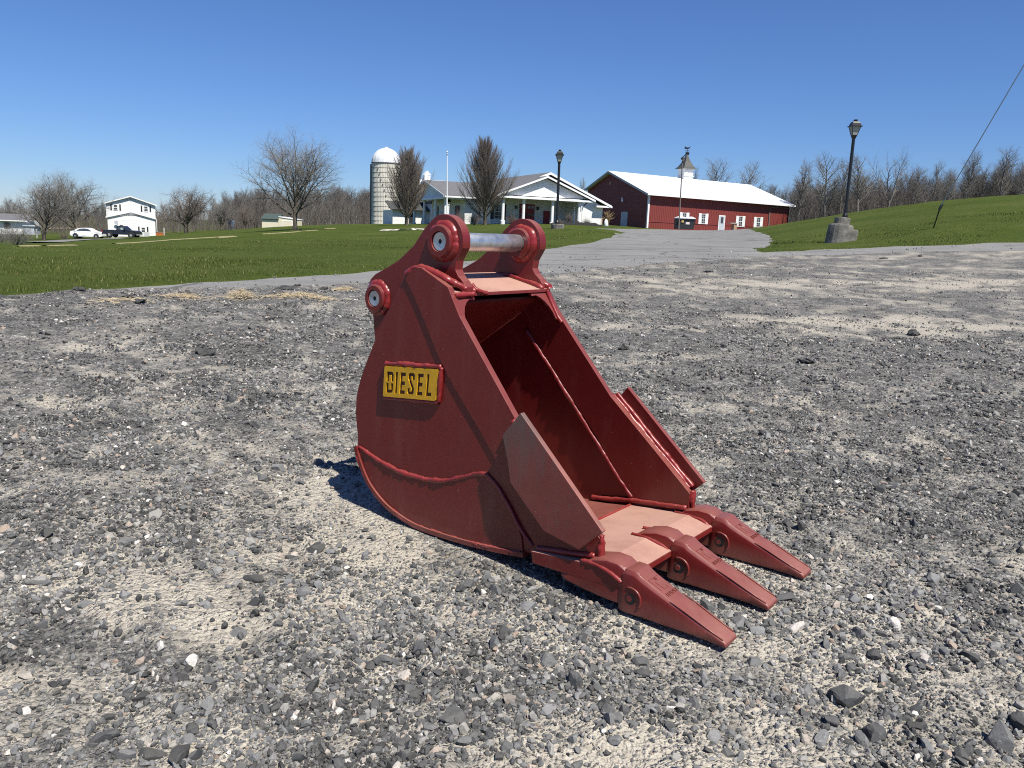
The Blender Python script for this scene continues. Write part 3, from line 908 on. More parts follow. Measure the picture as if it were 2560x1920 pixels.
SIDE = [(-0.264, .953), (-.284, .935), (-.33, .857), (-.373, .785), (-.41, .73), (-.443, .677), (-.484, .60), (-.518, .529), (-.535, .48), (-.543, .451), (-.546, .391), (-.543, .345), (-.535, .305), (-.533, .25),
        (-.525, .21), (-.494, .155), (-.453, .103), (-.414, .075), (-.374, .055), (-.335, .040), (-.297, .029), (-.25, .019), (-.207, .013), (-.135, .011), (-.065, .012), (.03, .015), (.12, .021), (.21, .03), (.291, .041), (.36, .052), (.40, .062), (.50, .08), (.628, .112),
        (.632, .184), (.455, .345), (.279, .502), (.183, .617), (.009, .826), (-.052, .922), (-.10, .95), (-.183, .984), (-.222, .985)]
STRIP = [(-.049, .927), (-.018, .875), (.009, .831), (.09, .733), (.183, .622), (.279, .507), (.455, .350), (.638, .184), (.634, .116), (.39, .076), (.36, .115), (.31, .19), (.255, .275), (.185, .366), (.11, .45), (.029, .535), (-.04, .612), (-.099, .69), (-.16, .79), (-.215, .875), (-.262, .938), (-.258, .962), (-.243, .981), (-.222, .989), (-.183, .987), (-.115, .957)]
plate('side_panel', SIDE, 0.001, 0.016)
plate('side_panel', SIDE, 0.001, 0.016, far=True)
plate('side_bar', STRIP, -0.0045, 0.022, bevel=0.002)
plate('side_bar', STRIP, -0.0045, 0.022, bevel=0.002, far=True)
WELDTOP = [(-.521, .248), (-.45, .230), (-.376, .210), (-.30, .199), (-.226, .195), (-.155, .198), (-.085, .207), (-.02, .224), (.046, .250), (.109, .279), (.158, .288)]
HEEL = [(-.531, .217), (-.494, .155), (-.453, .103), (-.414, .073), (-.374, .052), (-.335, .036), (-.297, .025), (-.25, .014), (-.207, .008), (-.135, .005), (-.065, .007), (.03, .011), (.12, .018), (.21, .027), (.291, .038), (.335, .043)]
WEARP = WELDTOP + [(.21, .262), (.27, .20), (.325, .10)] + HEEL[::-1]
plate('wear_panel', WEARP, -0.0045, 0.001, bevel=0.0015)
plate('wear_panel', WEARP, -0.0045, 0.001, bevel=0.0015, far=True)


def offset_poly(pts, t):
    out = []
    for i, p in enumerate(pts):
        a = Vector(pts[max(i - 1, 0)]); b = Vector(pts[min(i + 1, len(pts) - 1)]); d = (b - a).normalized()
        out.append((p[0] - d.y * t, p[1] + d.x * t))
    return out


def shell(name, curve, t, v0, vend, m=M_RED, bevel=0.0):
    """a bent plate spanning the width; curve in side profile, t the thickness to its left"""
    inn = offset_poly(curve, t); n = len(curve); b = MB()
    v = []
    for (p, q) in zip(curve, inn):
        v += [(p[0], v0, p[1]), (q[0], v0, q[1]), (q[0], WW(q[1]) + vend, q[1]), (p[0], WW(p[1]) + vend, p[1])]
    f = []
    for i in range(n - 1):
        a = i * 4; c = a + 4
        f += [(a, c, c + 1, a + 1), (a + 1, c + 1, c + 2, a + 2), (a + 2, c + 2, c + 3, a + 3), (a + 3, c + 3, c, a)]
    f += [(0, 1, 2, 3), (4 * n - 4, 4 * n - 1, 4 * n - 2, 4 * n - 3)]
    b.add(v, f)
    return b.build(name, m, BK, bevel=bevel)


def spl(pts, it=2):
    return [(p.x, p.y) for p in smooth_path([Vector((a, b)) for a, b in pts], it)]


WRAP = [(-.40, .745), (-.443, .677), (-.484, .60), (-.518, .529), (-.543, .451), (-.546, .391), (-.535, .305), (-.530, .235), (-.494, .160), (-.453, .110), (-.374, .060), (-.297, .033), (-.207, .018), (-.065, .016), (.12, .026), (.291, .046), (.40, .064)]
wo = shell('wrapper', spl(WRAP), 0.012, 0.004, -0.004)
for p in wo.data.polygons: p.use_smooth = False
WEAR = [(-.543, .248), (-.533, .215), (-.497, .150), (-.456, .098), (-.376, .044), (-.299, .016), (-.207, -.003), (-.135, -.006), (-.065, -.004), (.03, .000), (.12, .006), (.21, .015), (.291, .026), (.342, .033)]
shell('wear_shell', spl(WEAR), 0.017, -0.013, 0.013, M_RED)
# inner seam between wrapper and lip, top sheet, cross plate
shell('back_sheet', [(-.085, .872), (-.26, .752), (-.43, .635)], 0.012, 0.010, -0.010)
CPL = MB(); CPL.prism([(-.03, .893), (-.031, .906), (-.172, .936), (-.285, .958), (-.286, .946), (-.172, .924)], lambda p: (p[0], 0.012, p[1]), lambda p: (p[0], WW(p[1]) - 0.012, p[1]))
CPL.build('cross_plate', M_LIP, BK, bevel=0.002)
BX = MB(); BX.prism([(-.275, .952), (-.285, .945), (-.425, .70), (-.415, .70)], lambda p: (p[0], 0.012, p[1]), lambda p: (p[0], WW(p[1]) - 0.012, p[1]))
BX.build('back_cover', M_RED, BK)
# lip plate
LIPP = [(.395, .035), (.388, .077), (.50, .089), (.645, .105), (.742, .086), (.745, .065), (.70, .050), (.55, .040)]
b = MB(); b.prism(LIPP, lambda p: (p[0], -0.031, p[1]), lambda p: (p[0], 0.703, p[1])); b.build('lip_plate', M_LIP, BK, bevel=0.003)
# gussets inside the top corners
for side in (0, 1):
    arc = [(0.115 - 0.095 * math.sin(math.radians(a)), .79 + .09 * (1 - math.cos(math.radians(a))) * 1.0) for a in (90, 75, 60, 45, 30, 15, 0)]
    prof = [(0.017, .893), (0.12, .893), (0.12, .880)] + [(0.115 - 0.09 * math.sin(t), .885 - .095 * (1 - math.cos(t))) for t in np.radians([15, 30, 45, 60, 75, 90])] + [(0.017, .785)]
    b = MB()
    W0 = 0.58
    mp = (lambda v: v) if side == 0 else (lambda v: W0 - v)
    b.prism(prof, lambda p: (-.052 + (0.893 - p[1]) * 0.62, mp(p[0]), p[1]), lambda p: (-.037 + (0.893 - p[1]) * 0.62, mp(p[0]), p[1]))
    b.build('gusset', M_RED, BK, bevel=0.002)
bead([(-.042 + .01, .563, .90), (-.02, .567, .87), (.02, .570, .80), (.045, .568, .775)], .009, 41)

# ears
EC, ER, RC = (-.153, 1.083), .098, (-.503, .848)
EAR = [(EC[0] + ER * math.cos(math.radians(a)), EC[1] + ER * math.sin(math.radians(a))) for a in range(-12, 128, 7)] + \
      [(-.25, 1.128), (-.307, 1.062), (-.388, 1.003), (-.455, .970), (-.52, .942), (-.548, .920), (-.562, .890), (-.564, .860), (-.549, .811), (-.530, .769), (-.525, .717), (-.515, .655), (-.497, .60), (-.45, .64), (-.40, .70), (-.28, .90), (-.12, .90), (-.035, .90), (-.036, .925), (-.052, .945), (-.075, .963), (-.090, .985), (-.085, 1.017)]
for v0, v1 in ((.076, .116), (.534, .574)):
    b = MB(); b.prism_y(EAR, v0, v1); b.build('ear_plate', M_RED, BK, bevel=0.003)


def ring(name, c, r0, r1, va, vb, m, bev=0.006):
    b = MB()
    n = 40; v = []; f = []
    for r, vv in ((r0, vb), (r1 - bev, vb), (r1, vb + math.copysign(bev, va - vb)), (r1, va), (r0, va)):
        for k in range(n):
            t = 2 * math.pi * k / n; v.append((c[0] + r * math.cos(t), vv, c[1] + r * math.sin(t)))
    for i in range(5):
        for k in range(n):
            q = (k + 1) % n; j = (i + 1) % 5
            f.append((i * n + k, i * n + q, j * n + q, j * n + k))
    b.add(v, f); o = b.build(name, m, BK, smooth='auto')
    return o


def fillet_ring(c, r0, va, vb, seed, wid=.017):
    b = MB(); n = 84; v = []; f = []; s = 1 if vb > va else -1
    H = abs(vb - va)
    for k in range(n):
        t = 2 * math.pi * k / n; ct, st = math.cos(t), math.sin(t)
        q = [vnoise([seed * 5.7 + 2.2 * math.cos(t) * m + 40], [2.2 * math.sin(t) * m + 40], seed)[0] - .5 for m in (1.0, 2.6)]
        w = wid * (1 + .45 * q[0] + .45 * q[1]); h = H * (.72 + .45 * q[1] + .2 * q[0])
        for rr_, hh in ((r0 - .003, h), (r0 + w * .30, h * .92), (r0 + w * .68, h * .58), (r0 + w, h * .12), (r0 + w * 1.02, -.004)):
            v.append((c[0] + rr_ * ct, va + s * hh, c[1] + rr_ * st))
    for k in range(n):
        for j in range(4):
            f.append((k * 5 + j, k * 5 + j + 1, ((k + 1) % n) * 5 + j + 1, ((k + 1) % n) * 5 + j))
    b.add(v, f); return b.build('weld_bead', M_WELD, BK, smooth=True)


def boss(c, r_in, r_out, sides, seed):
    for i, (va, vb) in enumerate(sides):
        o = ring('pin_boss', c, r_in, r_out, va, vb, M_RED)
        fillet_ring(c, r_out, (.076, .116, .534, .574)[i], vb - (.006 if vb > va else -.006), seed + i)


boss(EC, .0365, .061, ((.078, .050), (.114, .142), (.536, .508), (.572, .602)), 50)
boss(RC, .034, .056, ((.078, .052), (.114, .140), (.536, .510), (.572, .600)), 60)
for c, r in ((EC, .0345), (RC, .032)):
    b = MB()
    prof = [(0.0045, .066), (0.009, .0585), (r - .002, .0565), (r, .0585), (r, .596), (r - .002, .598), (.004, .598)]
    b.lathe(prof, 40, 'y', (c[0], 0, c[1])); po = b.build('pin', M_STEEL, BK)
    for pl in po.data.polygons:
        pl.use_smooth = len(pl.vertices) == 4 and abs(pl.normal.y) < 0.3
    h = MB(); h.lathe([(0.0001, .0635), (0.0078, .0615), (0.0078, .0665)], 14, 'y', (c[0], 0, c[1])); h.build('pin_hole', M_HOLE, po)
    g = MB(); g.lathe([(r + .0005, .060), (r + .0032, .060), (r + .0032, .066), (r + .0005, .066)], 32, 'y', (c[0], 0, c[1])); g.build('seal_ring', M_HOLE, po)
# ear foot welds
for v in (.070, .122, .530, .580):
    bead([(-.405, v, .70 if v < .1 else .71), (-.29, v, .955), (-.20, v, .948), (-.10, v, .930), (-.045, v, .915), (-.032, v, .905)] if v in (.122, .530) else [(-.285, v, .955), (-.21, v, .965), (-.13, v, .945), (-.06, v, .925), (-.036, v, .912)], .0105, int(v * 1000), lump=0.4)
bead([(-.268, .005, .957), (-.225, .012, .985), (-.18, .022, .982), (-.10, .030, .955), (-.05, .05, .932), (-.036, .072, .92)], .0135, 71, lump=0.45)
bead([(-.06, .555, .928), (-.04, .575, .915), (-.03, .578, .905)], .015, 72, lump=0.5)
bead([(-.055, .128, .93), (-.034, .13, .91), (-.03, .16, .903), (-.03, .185, .902)], .011, 73, lump=0.5)
bead([(-.031, .016, .90), (-.031, .06, .899), (-.033, .11, .899)], .011, 74, lump=0.4)
# long welds on the sides
for far in (False, True):
    mp = (lambda p, o: (p[0], -o, p[1])) if not far else (lambda p, o: (p[0], WW(p[1]) + o, p[1]))
    bead([mp(p, .0005) for p in WELDTOP], .0092, 80 + far, lump=0.4)
    bead([mp(p, .0045) for p in HEEL[:-1]] + [mp((.325, .043), .004)], .0082, 82 + far, lump=0.4)
    bead([mp(p, .004) for p in [(.158, .288), (.205, .262), (.26, .205), (.32, .125), (.375, .085)]], .006, 84 + far)
    bead([mp(p, .007) for p in [(.40, .082), (.47, .095), (.55, .108), (.625, .122)]], .011, 86 + far, lump=0.25)
    bead([mp(p, -.020) for p in [(-.245, .955), (-.19, .875), (-.099, .742)]], .003, 90 + far)
# inner welds on the far side (and the near one), floor fillets, seam
for far in (True, False):
    mp = (lambda p, o: (p[0], WW(p[1]) - o, p[1])) if far else (lambda p, o: (p[0], o, p[1]))
    bead([mp(p, .020) for p in [(-.139, .722), (-.04, .610), (.067, .483), (.14, .396), (.201, .325), (.29, .215), (.385, .105)]], .0095, 95 + far, lump=0.3, m=M_WELD2)
    bead([mp(p, .024) for p in [(.20, .062), (.30, .077), (.388, .097), (.50, .108), (.628, .125)]], .0100, 97 + far, lump=0.2)
    bead([mp(p, .016) for p in [(-.10, .848), (-.25, .745), (-.415, .635)]], .006, 99 + far, lump=0.3)
bead([(.388, .03, .078), (.388, .30, .078), (.388, .62, .078)], .006, 103, lump=0.15)

# side cutters
CUT = [(.327, .544), (.254, .453), (.280, .37), (.296, .297), (.443, .166), (.585, .141), (.669, .224)]
CUTIN = [(.285, .49), (.275, .45), (.31, .33), (.45, .19), (.57, .165), (.60, .21)]
plate('side_cutter', CUT, -.042, -.021, M_WORN, bevel=0.0025)
plate('side_cutter', CUT, -.050, -.028, M_RED, bevel=0.0025, far=True)
plate('cutter_spacer', CUTIN, -.022, -.004)
plate('cutter_spacer', CUTIN, -.030, -.004, far=True)
bead([(.268, WW(.5) + .012, .508), (.36, WW(.4) + .012, .425), (.50, WW(.3) + .012, .300), (.62, WW(.2) + .012, .196)], .010, 111, lump=0.35)
bead([(.283, WW(.5) + .022, .512), (.37, WW(.4) + .022, .432), (.51, WW(.3) + .022, .303), (.628, WW(.2) + .022, .200)], .009, 112, lump=0.35)
bead([(.275, -.014, .505), (.36, -.016, .425), (.50, -.016, .300), (.62, -.016, .196)], .010, 113, lump=0.35)
bead([(.634, .008, .19), (.642, .006, .15), (.640, .004, .115)], .011, 114, lump=0.5)
bead([(.634, WW(.15) - .004, .19), (.642, WW(.15) - .004, .15), (.644, WW(.1) - .004, .118)], .011, 115, lump=0.5)

# adapters and teeth


def rounded(hw, wb, wt, ch, dr):
    """section in (v, w): flat sides, rounded upper edges"""
    h = wt - wb
    return [(-hw * 1.03, wb + .004), (-hw * .98, wb), (hw * .98, wb), (hw * 1.03, wb + .004), (hw * 1.02, wt - dr), (hw * .97, wt - dr * .38), (hw * (1 - ch), wt), (-hw * (1 - ch), wt), (-hw * .97, wt - dr * .38), (-hw * 1.02, wt - dr)]


def loft(secs, name, m, parent, smooth=True, bevel=0.0):
    b = MB(); n = len(secs[0][1]); v = []; f = []
    for u, sec in secs: v += [(u, p[0], p[1]) for p in sec]
    for i in range(len(secs) - 1):
        for k in range(n):
            q = (k + 1) % n; f.append((i * n + k, i * n + q, (i + 1) * n + q, (i + 1) * n + k))
    f.append(tuple(range(n))); f.append(tuple((len(secs) - 1) * n + k for k in range(n - 1, -1, -1)))
    b.add(v, f); o = b.build(name, m, parent, bevel=bevel, smooth='auto')
    return o


def text_mesh(body, size, extrude):
    cu = bpy.data.curves.new('t', 'FONT'); cu.body = body; cu.size = size; cu.extrude = extrude; cu.align_x = 'CENTER'; cu.resolution_u = 3
    o = bpy.data.objects.new('t', cu); COL.objects.link(o)
    dg = bpy.context.evaluated_depsgraph_get()
    me = bpy.data.meshes.new_from_object(o.evaluated_get(dg)); bpy.data.objects.remove(o); bpy.data.curves.remove(cu)
    return me


TXT = text_mesh('1U3252', 0.020, 0.0022)
TXT.materials.clear(); TXT.materials.append(M_RED)
TXT15 = text_mesh('15', 0.013, 0.002)
TXT15.materials.clear(); TXT15.materials.append(M_RED)
for k, vc in enumerate((.0175, .3375, .6575)):
    sec = lambda hw, wb, wt: rounded(hw, wb, wt, .28, .016)
    ao = loft([(.515, sec(.0465, .026, .044)), (.53, sec(.0470, .018, .046)), (.60, sec(.0470, .010, .104)), (.63, sec(.0470, .008, .122)), (.68, sec(.0465, .004, .135)), (.72, sec(.0450, .003, .134)), (.745, sec(.0430, .004, .122)), (.79, sec(.034, .012, .10))], 'tooth_adapter', M_RED, BK, bevel=0.004)
    ao.location.y = vc; ao['label'] = 'painted steel adapter welded over the lip'
    bead([(.585, vc - .040, .100), (.64, vc - .046, .106), (.70, vc - .048, .096), (.742, vc - .046, .078)], .0065, 120 + k, lump=0.4)
    bead([(.585, vc + .040, .100), (.64, vc + .046, .106), (.70, vc + .048, .096), (.742, vc + .046, .078)], .0085, 130 + k, lump=0.4)
    secs = [(.733, rounded(.0445, -.012, .104, .22, .030)), (.740, rounded(.0475, -.015, .117, .22, .034)), (.752, rounded(.0490, -.016, .123, .22, .034)), (.785, rounded(.0490, -.016, .122, .22, .034)), (.800, rounded(.0475, -.016, .112, .22, .032)),
            (.815, rounded(.0465, -.015, .104, .22, .030)), (.91, rounded(.0445, -.014, .064, .2, .018)), (.96, rounded(.0425, -.013, .046, .16, .012)), (1.03, rounded(.0405, -.014, .019, .1, .006)), (1.082, rounded(.0390, -.018, .000, .08, .004)), (1.088, rounded(.0380, -.017, -.006, .08, .003))]
    to = loft(secs, 'tooth', M_RED, BK, bevel=0.0018); to.location.y = vc
    # boss arc and pin hole on both cheeks
    for s in (-1, 1):
        b = MB(); b.tube([(.776 + .036 * math.cos(t), s * .0490, .034 + .036 * math.sin(t)) for t in np.radians(np.linspace(-50, 120, 16))], [.001] + [.0042] * 14 + [.001], 7); b.build('tooth_boss', M_RED, to, smooth=True)
        b = MB(); b.lathe([(.0185, s * .0505), (.0185, s * .046)], 22, 'y', (.776, 0, .034)); b.build('pin_hole', M_HOLE, to)
        b = MB(); b.lathe([(.0092, s * (.0525 if k == 1 else .0508)), (.0105, s * (.0515 if k == 1 else .0506)), (.0105, s * .046)], 16, 'y', (.772, 0, .034)); b.build('tooth_pin', M_RED, to, bevel=0)
        # raised rims towards the tip
        b = MB(); b.tube([(.905, s * .0405, .0655), (.96, s * .0395, .0475), (1.03, s * .0375, .0205), (1.078, s * .036, .003)], [.001, .0026, .0028, .002], 6); b.build('tooth_rim', M_RED, to, smooth=True)
    # raised marking, read from the tip side
    slope = (.064 - .104) / (.91 - .815)
    ang = math.atan(-slope)
    M = Matrix(((0, -math.cos(ang), math.sin(ang)), (1, 0, 0), (0, math.sin(ang), math.cos(ang))))
    for me, uu in ((TXT, .893), (TXT15, .832)):
        o = bpy.data.objects.new('raised_lettering', me); COL.objects.link(o); o.parent = to
        o.matrix_local = Matrix.Translation((uu, 0.004, .104 + slope * (uu - .815) + .0003)) @ M.to_4x4()
    b = MB()
    def onT(u, v, h=0.0005): return (u, v, .104 + slope * (u - .815) + h)
    for poly in ([(.822, -.026), (.822, .026)], [(.822, -.026), (.868, -.024)], [(.836, -.012), (.868, -.006), (.866, .018), (.838, .002)], [(.852, .01), (.872, .024)]):
        b.tube([onT(*p) for p in poly], .0014, 5)
    b.build('raised_emblem', M_RED, to)

# name plate with cut out letters
PTL, PTR, PBR, PBL = (-.362, .604), (-.078, .630), (-.089, .512), (-.370, .484)


def pl_pt(a, b, grow=0.0):
    u = (PBL[0] * (1 - a) + PBR[0] * a) * (1 - b) + (PTL[0] * (1 - a) + PTR[0] * a) * b
    w = (PBL[1] * (1 - a) + PBR[1] * a) * (1 - b) + (PTL[1] * (1 - a) + PTR[1] * a) * b
    return (u, w)


NP = MB(); NP.prism([pl_pt(-.012, -.03), pl_pt(1.012, -.03), pl_pt(1.012, 1.03), pl_pt(-.012, 1.03)], lambda p: (p[0], -.0085, p[1]), lambda p: (p[0], .002, p[1]))
npo = NP.build('name_plate', M_RED, BK, bevel=0.0015); npo['label'] = 'red block edged with weld, carrying a yellow face lettered DIESEL'
E_ = [(0, 0), (1, 0), (1, .17), (.42, .17), (.42, .41), (.92, .41), (.92, .59), (.42, .59), (.42, .83), (1, .83), (1, 1), (0, 1)]
LET = [('D', .055, .19, [(0, .55), (.34, .55), (.34, .84), (.62, .84), (.68, .80), (.68, .55), (1, .55), (1, .86), (.93, .95), (.75, 1), (0, 1)]),
       ('D', .055, .19, [(0, 0), (.70, 0), (.9, .04), (1, .14), (1, .46), (.68, .46), (.68, .16), (.34, .16), (.34, .46), (0, .46)]),
       ('I', .225, .270, [(0, 0), (1, 0), (1, 1), (0, 1)]),
       ('E', .318, .422, E_),
       ('S', .470, .592, [(.15, 0), (.85, 0), (1, .10), (1, .30), (.40, .74), (.36, .80), (.42, .86), (.64, .86), (.64, .68), (1, .68), (1, .90), (.86, 1), (.16, 1), (0, .90), (0, .72), (.62, .28), (.64, .20), (.58, .14), (.36, .14), (.36, .30), (0, .30), (0, .10)]),
       ('E', .645, .752, E_),
       ('L', .812, .915, [(0, 0), (1, 0), (1, .17), (.42, .17), (.42, 1), (0, 1)])]


def build_letters():
    pts = [Vector(p) for p in ((0.012, 0), (.988, 0), (1, .03), (1, .97), (.988, 1), (.012, 1), (0, .97), (0, .03))]; con = [(i, (i + 1) % 8) for i in range(8)]
    polys = []
    for _, a0, a1, poly in LET:
        q = [Vector((a0 + (a1 - a0) * x, .13 + .70 * y)) for x, y in poly]; polys.append(q)
        i0 = len(pts); n = len(q); pts.extend(q); con += [(i0 + i, i0 + (i + 1) % n) for i in range(n)]
    vo, eo, fo, *_ = geometry.delaunay_2d_cdt(pts, con, [], 1, 1e-6)
    V = [tuple(v) for v in vo]
    yf = MB(); vf, vb = -.0140, -.0088
    keep = []
    for f in fo:
        c = sum((Vector(V[i]) for i in f), Vector((0, 0))) / len(f)
        if not any(inside([tuple(p) for p in q], [c.x], [c.y])[0] for q in polys): keep.append(f)
    pv = [pl_pt(*p) for p in V]
    n = len(pv)
    vs = [(p[0], vf, p[1]) for p in pv] + [(p[0], vb, p[1]) for p in pv]
    fs = [tuple(f) for f in keep]
    from collections import Counter
    ec = Counter()
    for f in keep:
        for i in range(len(f)): ec[tuple(sorted((f[i], f[(i + 1) % len(f)])))] += 1
    for (a, b_), c in ec.items():
        if c == 1: fs.append((a, b_, b_ + n, a + n))
    yf.add(vs, fs); o = yf.build('yellow_face', M_YEL, npo)
    rb = MB()
    for q in polys:
        cen = sum(q, Vector((0, 0))) / len(q)
        rb.prism([(p.x, p.y) for p in q], lambda p: (pl_pt(*p)[0], -.0088, pl_pt(*p)[1]), lambda p: (pl_pt(*p)[0], -.0082, pl_pt(*p)[1]))
    rb.build('letter_recess', M_DARKRED, npo)


build_letters()
bead([(*pl_pt(-.02, -.06)[:1], -.004, pl_pt(-.02, -.06)[1]), (pl_pt(1.02, -.06)[0], -.004, pl_pt(1.02, -.06)[1])], .0075, 140, lump=0.35, parent=npo)
bead([(pl_pt(-.02, 1.07)[0], -.004, pl_pt(-.02, 1.07)[1]), (pl_pt(1.02, 1.07)[0], -.004, pl_pt(1.02, 1.07)[1])], .010, 141, lump=0.45, parent=npo)
bead([(pl_pt(1.03, 1.05)[0], -.004, pl_pt(1.03, 1.05)[1]), (pl_pt(1.03, -.05)[0], -.004, pl_pt(1.03, -.05)[1])], .010, 142, lump=0.4, parent=npo)

# ------------------------------------------------------------------ trees
def frame_tube(P_, R_, n):
    """P_ (k,3), R_ (k,), returns verts, quad faces"""
    P_ = np.asarray(P_); k = len(P_)
    d = np.gradient(P_, axis=0); d /= np.linalg.norm(d, axis=1)[:, None] + 1e-9
    ref = np.array([0.31, 0.17, 0.93]) if abs(d[0][2]) < 0.8 else np.array([0.93, 0.2, 0.3])
    a = np.cross(d, ref); a /= np.linalg.norm(a, axis=1)[:, None] + 1e-9; b = np.cross(d, a)
    t = np.arange(n) * 2 * np.pi / n
    V = P_[:, None] + (a[:, None] * np.cos(t)[None, :, None] + b[:, None] * np.sin(t)[None, :, None]) * np.asarray(R_)[:, None, None]
    i = np.arange(k - 1)[:, None] * n; q = np.arange(n)[None]; q1 = (q + 1) % n
    F = np.stack([i + q, i + q1, i + n + q1, i + n + q], -1).reshape(-1, 4)
    return V.reshape(-1, 3), F


def grow_tree(seed, sp):
    """unit tree of height 1 -> (trunk V,F), (crown V,F)"""
    r = random.Random(seed)
    parts = {0: ([], [], 0), 1: ([], [], 0)}
    store = {0: [[], [], 0], 1: [[], [], 0]}

    def emit(pts, rad, lev):
        k = 0 if lev <= sp.get('trunk_levels', 1) else 1
        n = (7, 5, 4, 3, 3, 3)[lev]
        V, F = frame_tube(pts, rad, n); s = store[k]
        s[0].append(V); s[1].append(F + s[2]); s[2] += len(V)

    def grow(p, d, L, rad, lev):
        nseg = sp['seg'][lev]; pts = [p.copy()]; rs = [rad]; dirs = [d.copy()]
        for i in range(nseg):
            d = d + Vector((r.gauss(0, 1), r.gauss(0, 1), r.gauss(0, 1))) * sp['wob'][lev] + Vector((0, 0, sp['trop'][lev]))
            d.normalize(); p = p + d * (L / nseg); pts.append(p.copy()); dirs.append(d.copy())
            rs.append(rad * (1 - (1 - sp['taper'][lev]) * (i + 1) / nseg))
        emit([tuple(q) for q in pts], rs, lev)
        if lev >= sp['levels']: return
        n = sp['kids'][lev]; n = max(1, int(round(n * r.uniform(.8, 1.2)))) if lev else n
        ph = r.uniform(0, 6.28)
        for k in range(n):
            t = sp['start'][lev] + (1 - sp['start'][lev]) * ((k + r.uniform(.1, .9)) / n)
            x = t * nseg; i = min(int(x), nseg - 1); f = x - i
            q = pts[i] * (1 - f) + pts[i + 1] * f; dd = dirs[min(i + 1, nseg)]
            rr_ = rs[i] * (1 - f) + rs[i + 1] * f
            ph += 2.4 + r.uniform(-.5, .5)
            ref = Vector((0, 0, 1)) if abs(dd.z) < .9 else Vector((1, 0, 0))
            a = dd.cross(ref).normalized(); b = dd.cross(a)
            ang = math.radians(sp['ang'][lev] * r.uniform(.75, 1.25) * (sp['angtop'] if lev == 0 else 1) ** t)
            nd = (dd * math.cos(ang) + (a * math.cos(ph) + b * math.sin(ph)) * math.sin(ang)).normalized()
            cl = sp['len'][lev](t) * r.uniform(.75, 1.2) * (1 if lev == 0 else L)
            grow(q, nd, cl, min(rr_ * .8, max(rad * sp['rr'][lev] * r.uniform(.7, 1.1), sp['rmin'])), lev + 1)
    grow(Vector((0, 0, -0.015)), Vector((0, 0, 1)), sp['h0'], sp['r0'], 0)
    out = []
    for k in (0, 1):
        s = store[k]; out.append((np.concatenate(s[0]), np.concatenate(s[1])))
    top = max(out[0][0][:, 2].max(), np.percentile(out[1][0][:, 2], 99.7))
    return [(v / top, f) for v, f in out]


MAPLE = dict(levels=4, trunk_levels=1, seg=[6, 8, 6, 4, 3], wob=[.04, .09, .13, .17, .2], trop=[0, .045, .04, .03, .02], taper=[.55, .12, .2, .25, .3], kids=[20, 12, 8, 5], start=[.34, .22, .15, .1],
             ang=[82, 42, 42, 44], angtop=.26, len=[lambda t: .66 + .42 * t - .42 * t * t, lambda t: .50 * (1.12 - .55 * t), lambda t: .46, lambda t: .5], rr=[.42, .42, .45, .5], rmin=.0010, h0=.56, r0=.029)
ROUND = dict(MAPLE, kids=[17, 11, 8, 5], h0=.52, ang=[70, 42, 42, 42], angtop=.35, start=[.30, .2, .15, .1], len=[lambda t: .78 - .14 * t, lambda t: .5 * (1.1 - .5 * t), lambda t: .5, lambda t: .5], r0=.034, rmin=.0016)
APPLE = dict(MAPLE, kids=[13, 10, 8, 5], h0=.36, ang=[72, 48, 48, 45], angtop=.5, start=[.45, .2, .15, .1], trop=[0, .10, .04, .03, .02], wob=[.06, .2, .22, .24, .25], len=[lambda t: .80 - .1 * t, lambda t: .5 * (1.1 - .4 * t), lambda t: .5, lambda t: .5], r0=.05, rmin=.0022)
COLUMN = dict(MAPLE, levels=3, kids=[120, 18, 8], h0=.92, ang=[52, 17, 20], angtop=.55, start=[.10, .08, .1], trop=[0, .10, .07, .05], wob=[.012, .03, .05, .09], seg=[6, 8, 5, 3], taper=[.3, .15, .2, .3],
              len=[lambda t: .12 + .50 * (1 - t) ** .75, lambda t: .36 * (1.15 - .65 * t), lambda t: .38], rr=[.26, .42, .5], r0=.028, rmin=.0010)
FOREST = dict(MAPLE, levels=3, kids=[22, 9, 7], h0=.86, ang=[52, 38, 40], angtop=.6, start=[.32, .2, .1], trop=[0, .06, .04, .02], wob=[.03, .1, .15, .2], seg=[7, 5, 4, 3], taper=[.25, .2, .25, .3],
              len=[lambda t: .40 - .20 * t, lambda t: .5 * (1.1 - .5 * t), lambda t: .5], rr=[.36, .45, .5], r0=.016, rmin=.0013)
FORK = dict(MAPLE, levels=3, kids=[5, 13, 9], h0=.34, ang=[34, 34, 40], angtop=1.0, start=[.7, .2, .1], trop=[0, .02, .03, .02], wob=[.03, .07, .14, .2], seg=[4, 7, 4, 3], taper=[.7, .2, .25, .3],
            len=[lambda t: .70, lambda t: .36, lambda t: .5], rr=[.6, .4, .5], r0=.022, rmin=.0016)
SHRUB = dict(MAPLE, levels=3, kids=[34, 10, 7], h0=.22, ang=[60, 34, 36], angtop=.5, start=[.05, .15, .1], trop=[0, .05, .03, .02], wob=[.05, .10, .16, .2], seg=[2, 6, 4, 3], taper=[.6, .2, .25, .3],
             len=[lambda t: .85, lambda t: .45, lambda t: .5], rr=[.35, .5, .5], r0=.03, rmin=.002)
_tm = {}


def tree_meshes(key, seed, sp, mt, mc):
    if (key, seed) in _tm: return _tm[(key, seed)]
    tv, cv = grow_tree(seed, sp); out = []
    for nm, (v, f), m in (('trunk', tv, mt), ('crown', cv, mc)):
        o = raw_mesh(nm, v, f, m); out.append(o.data); bpy.data.objects.remove(o)
    _tm[(key, seed)] = out
    return out


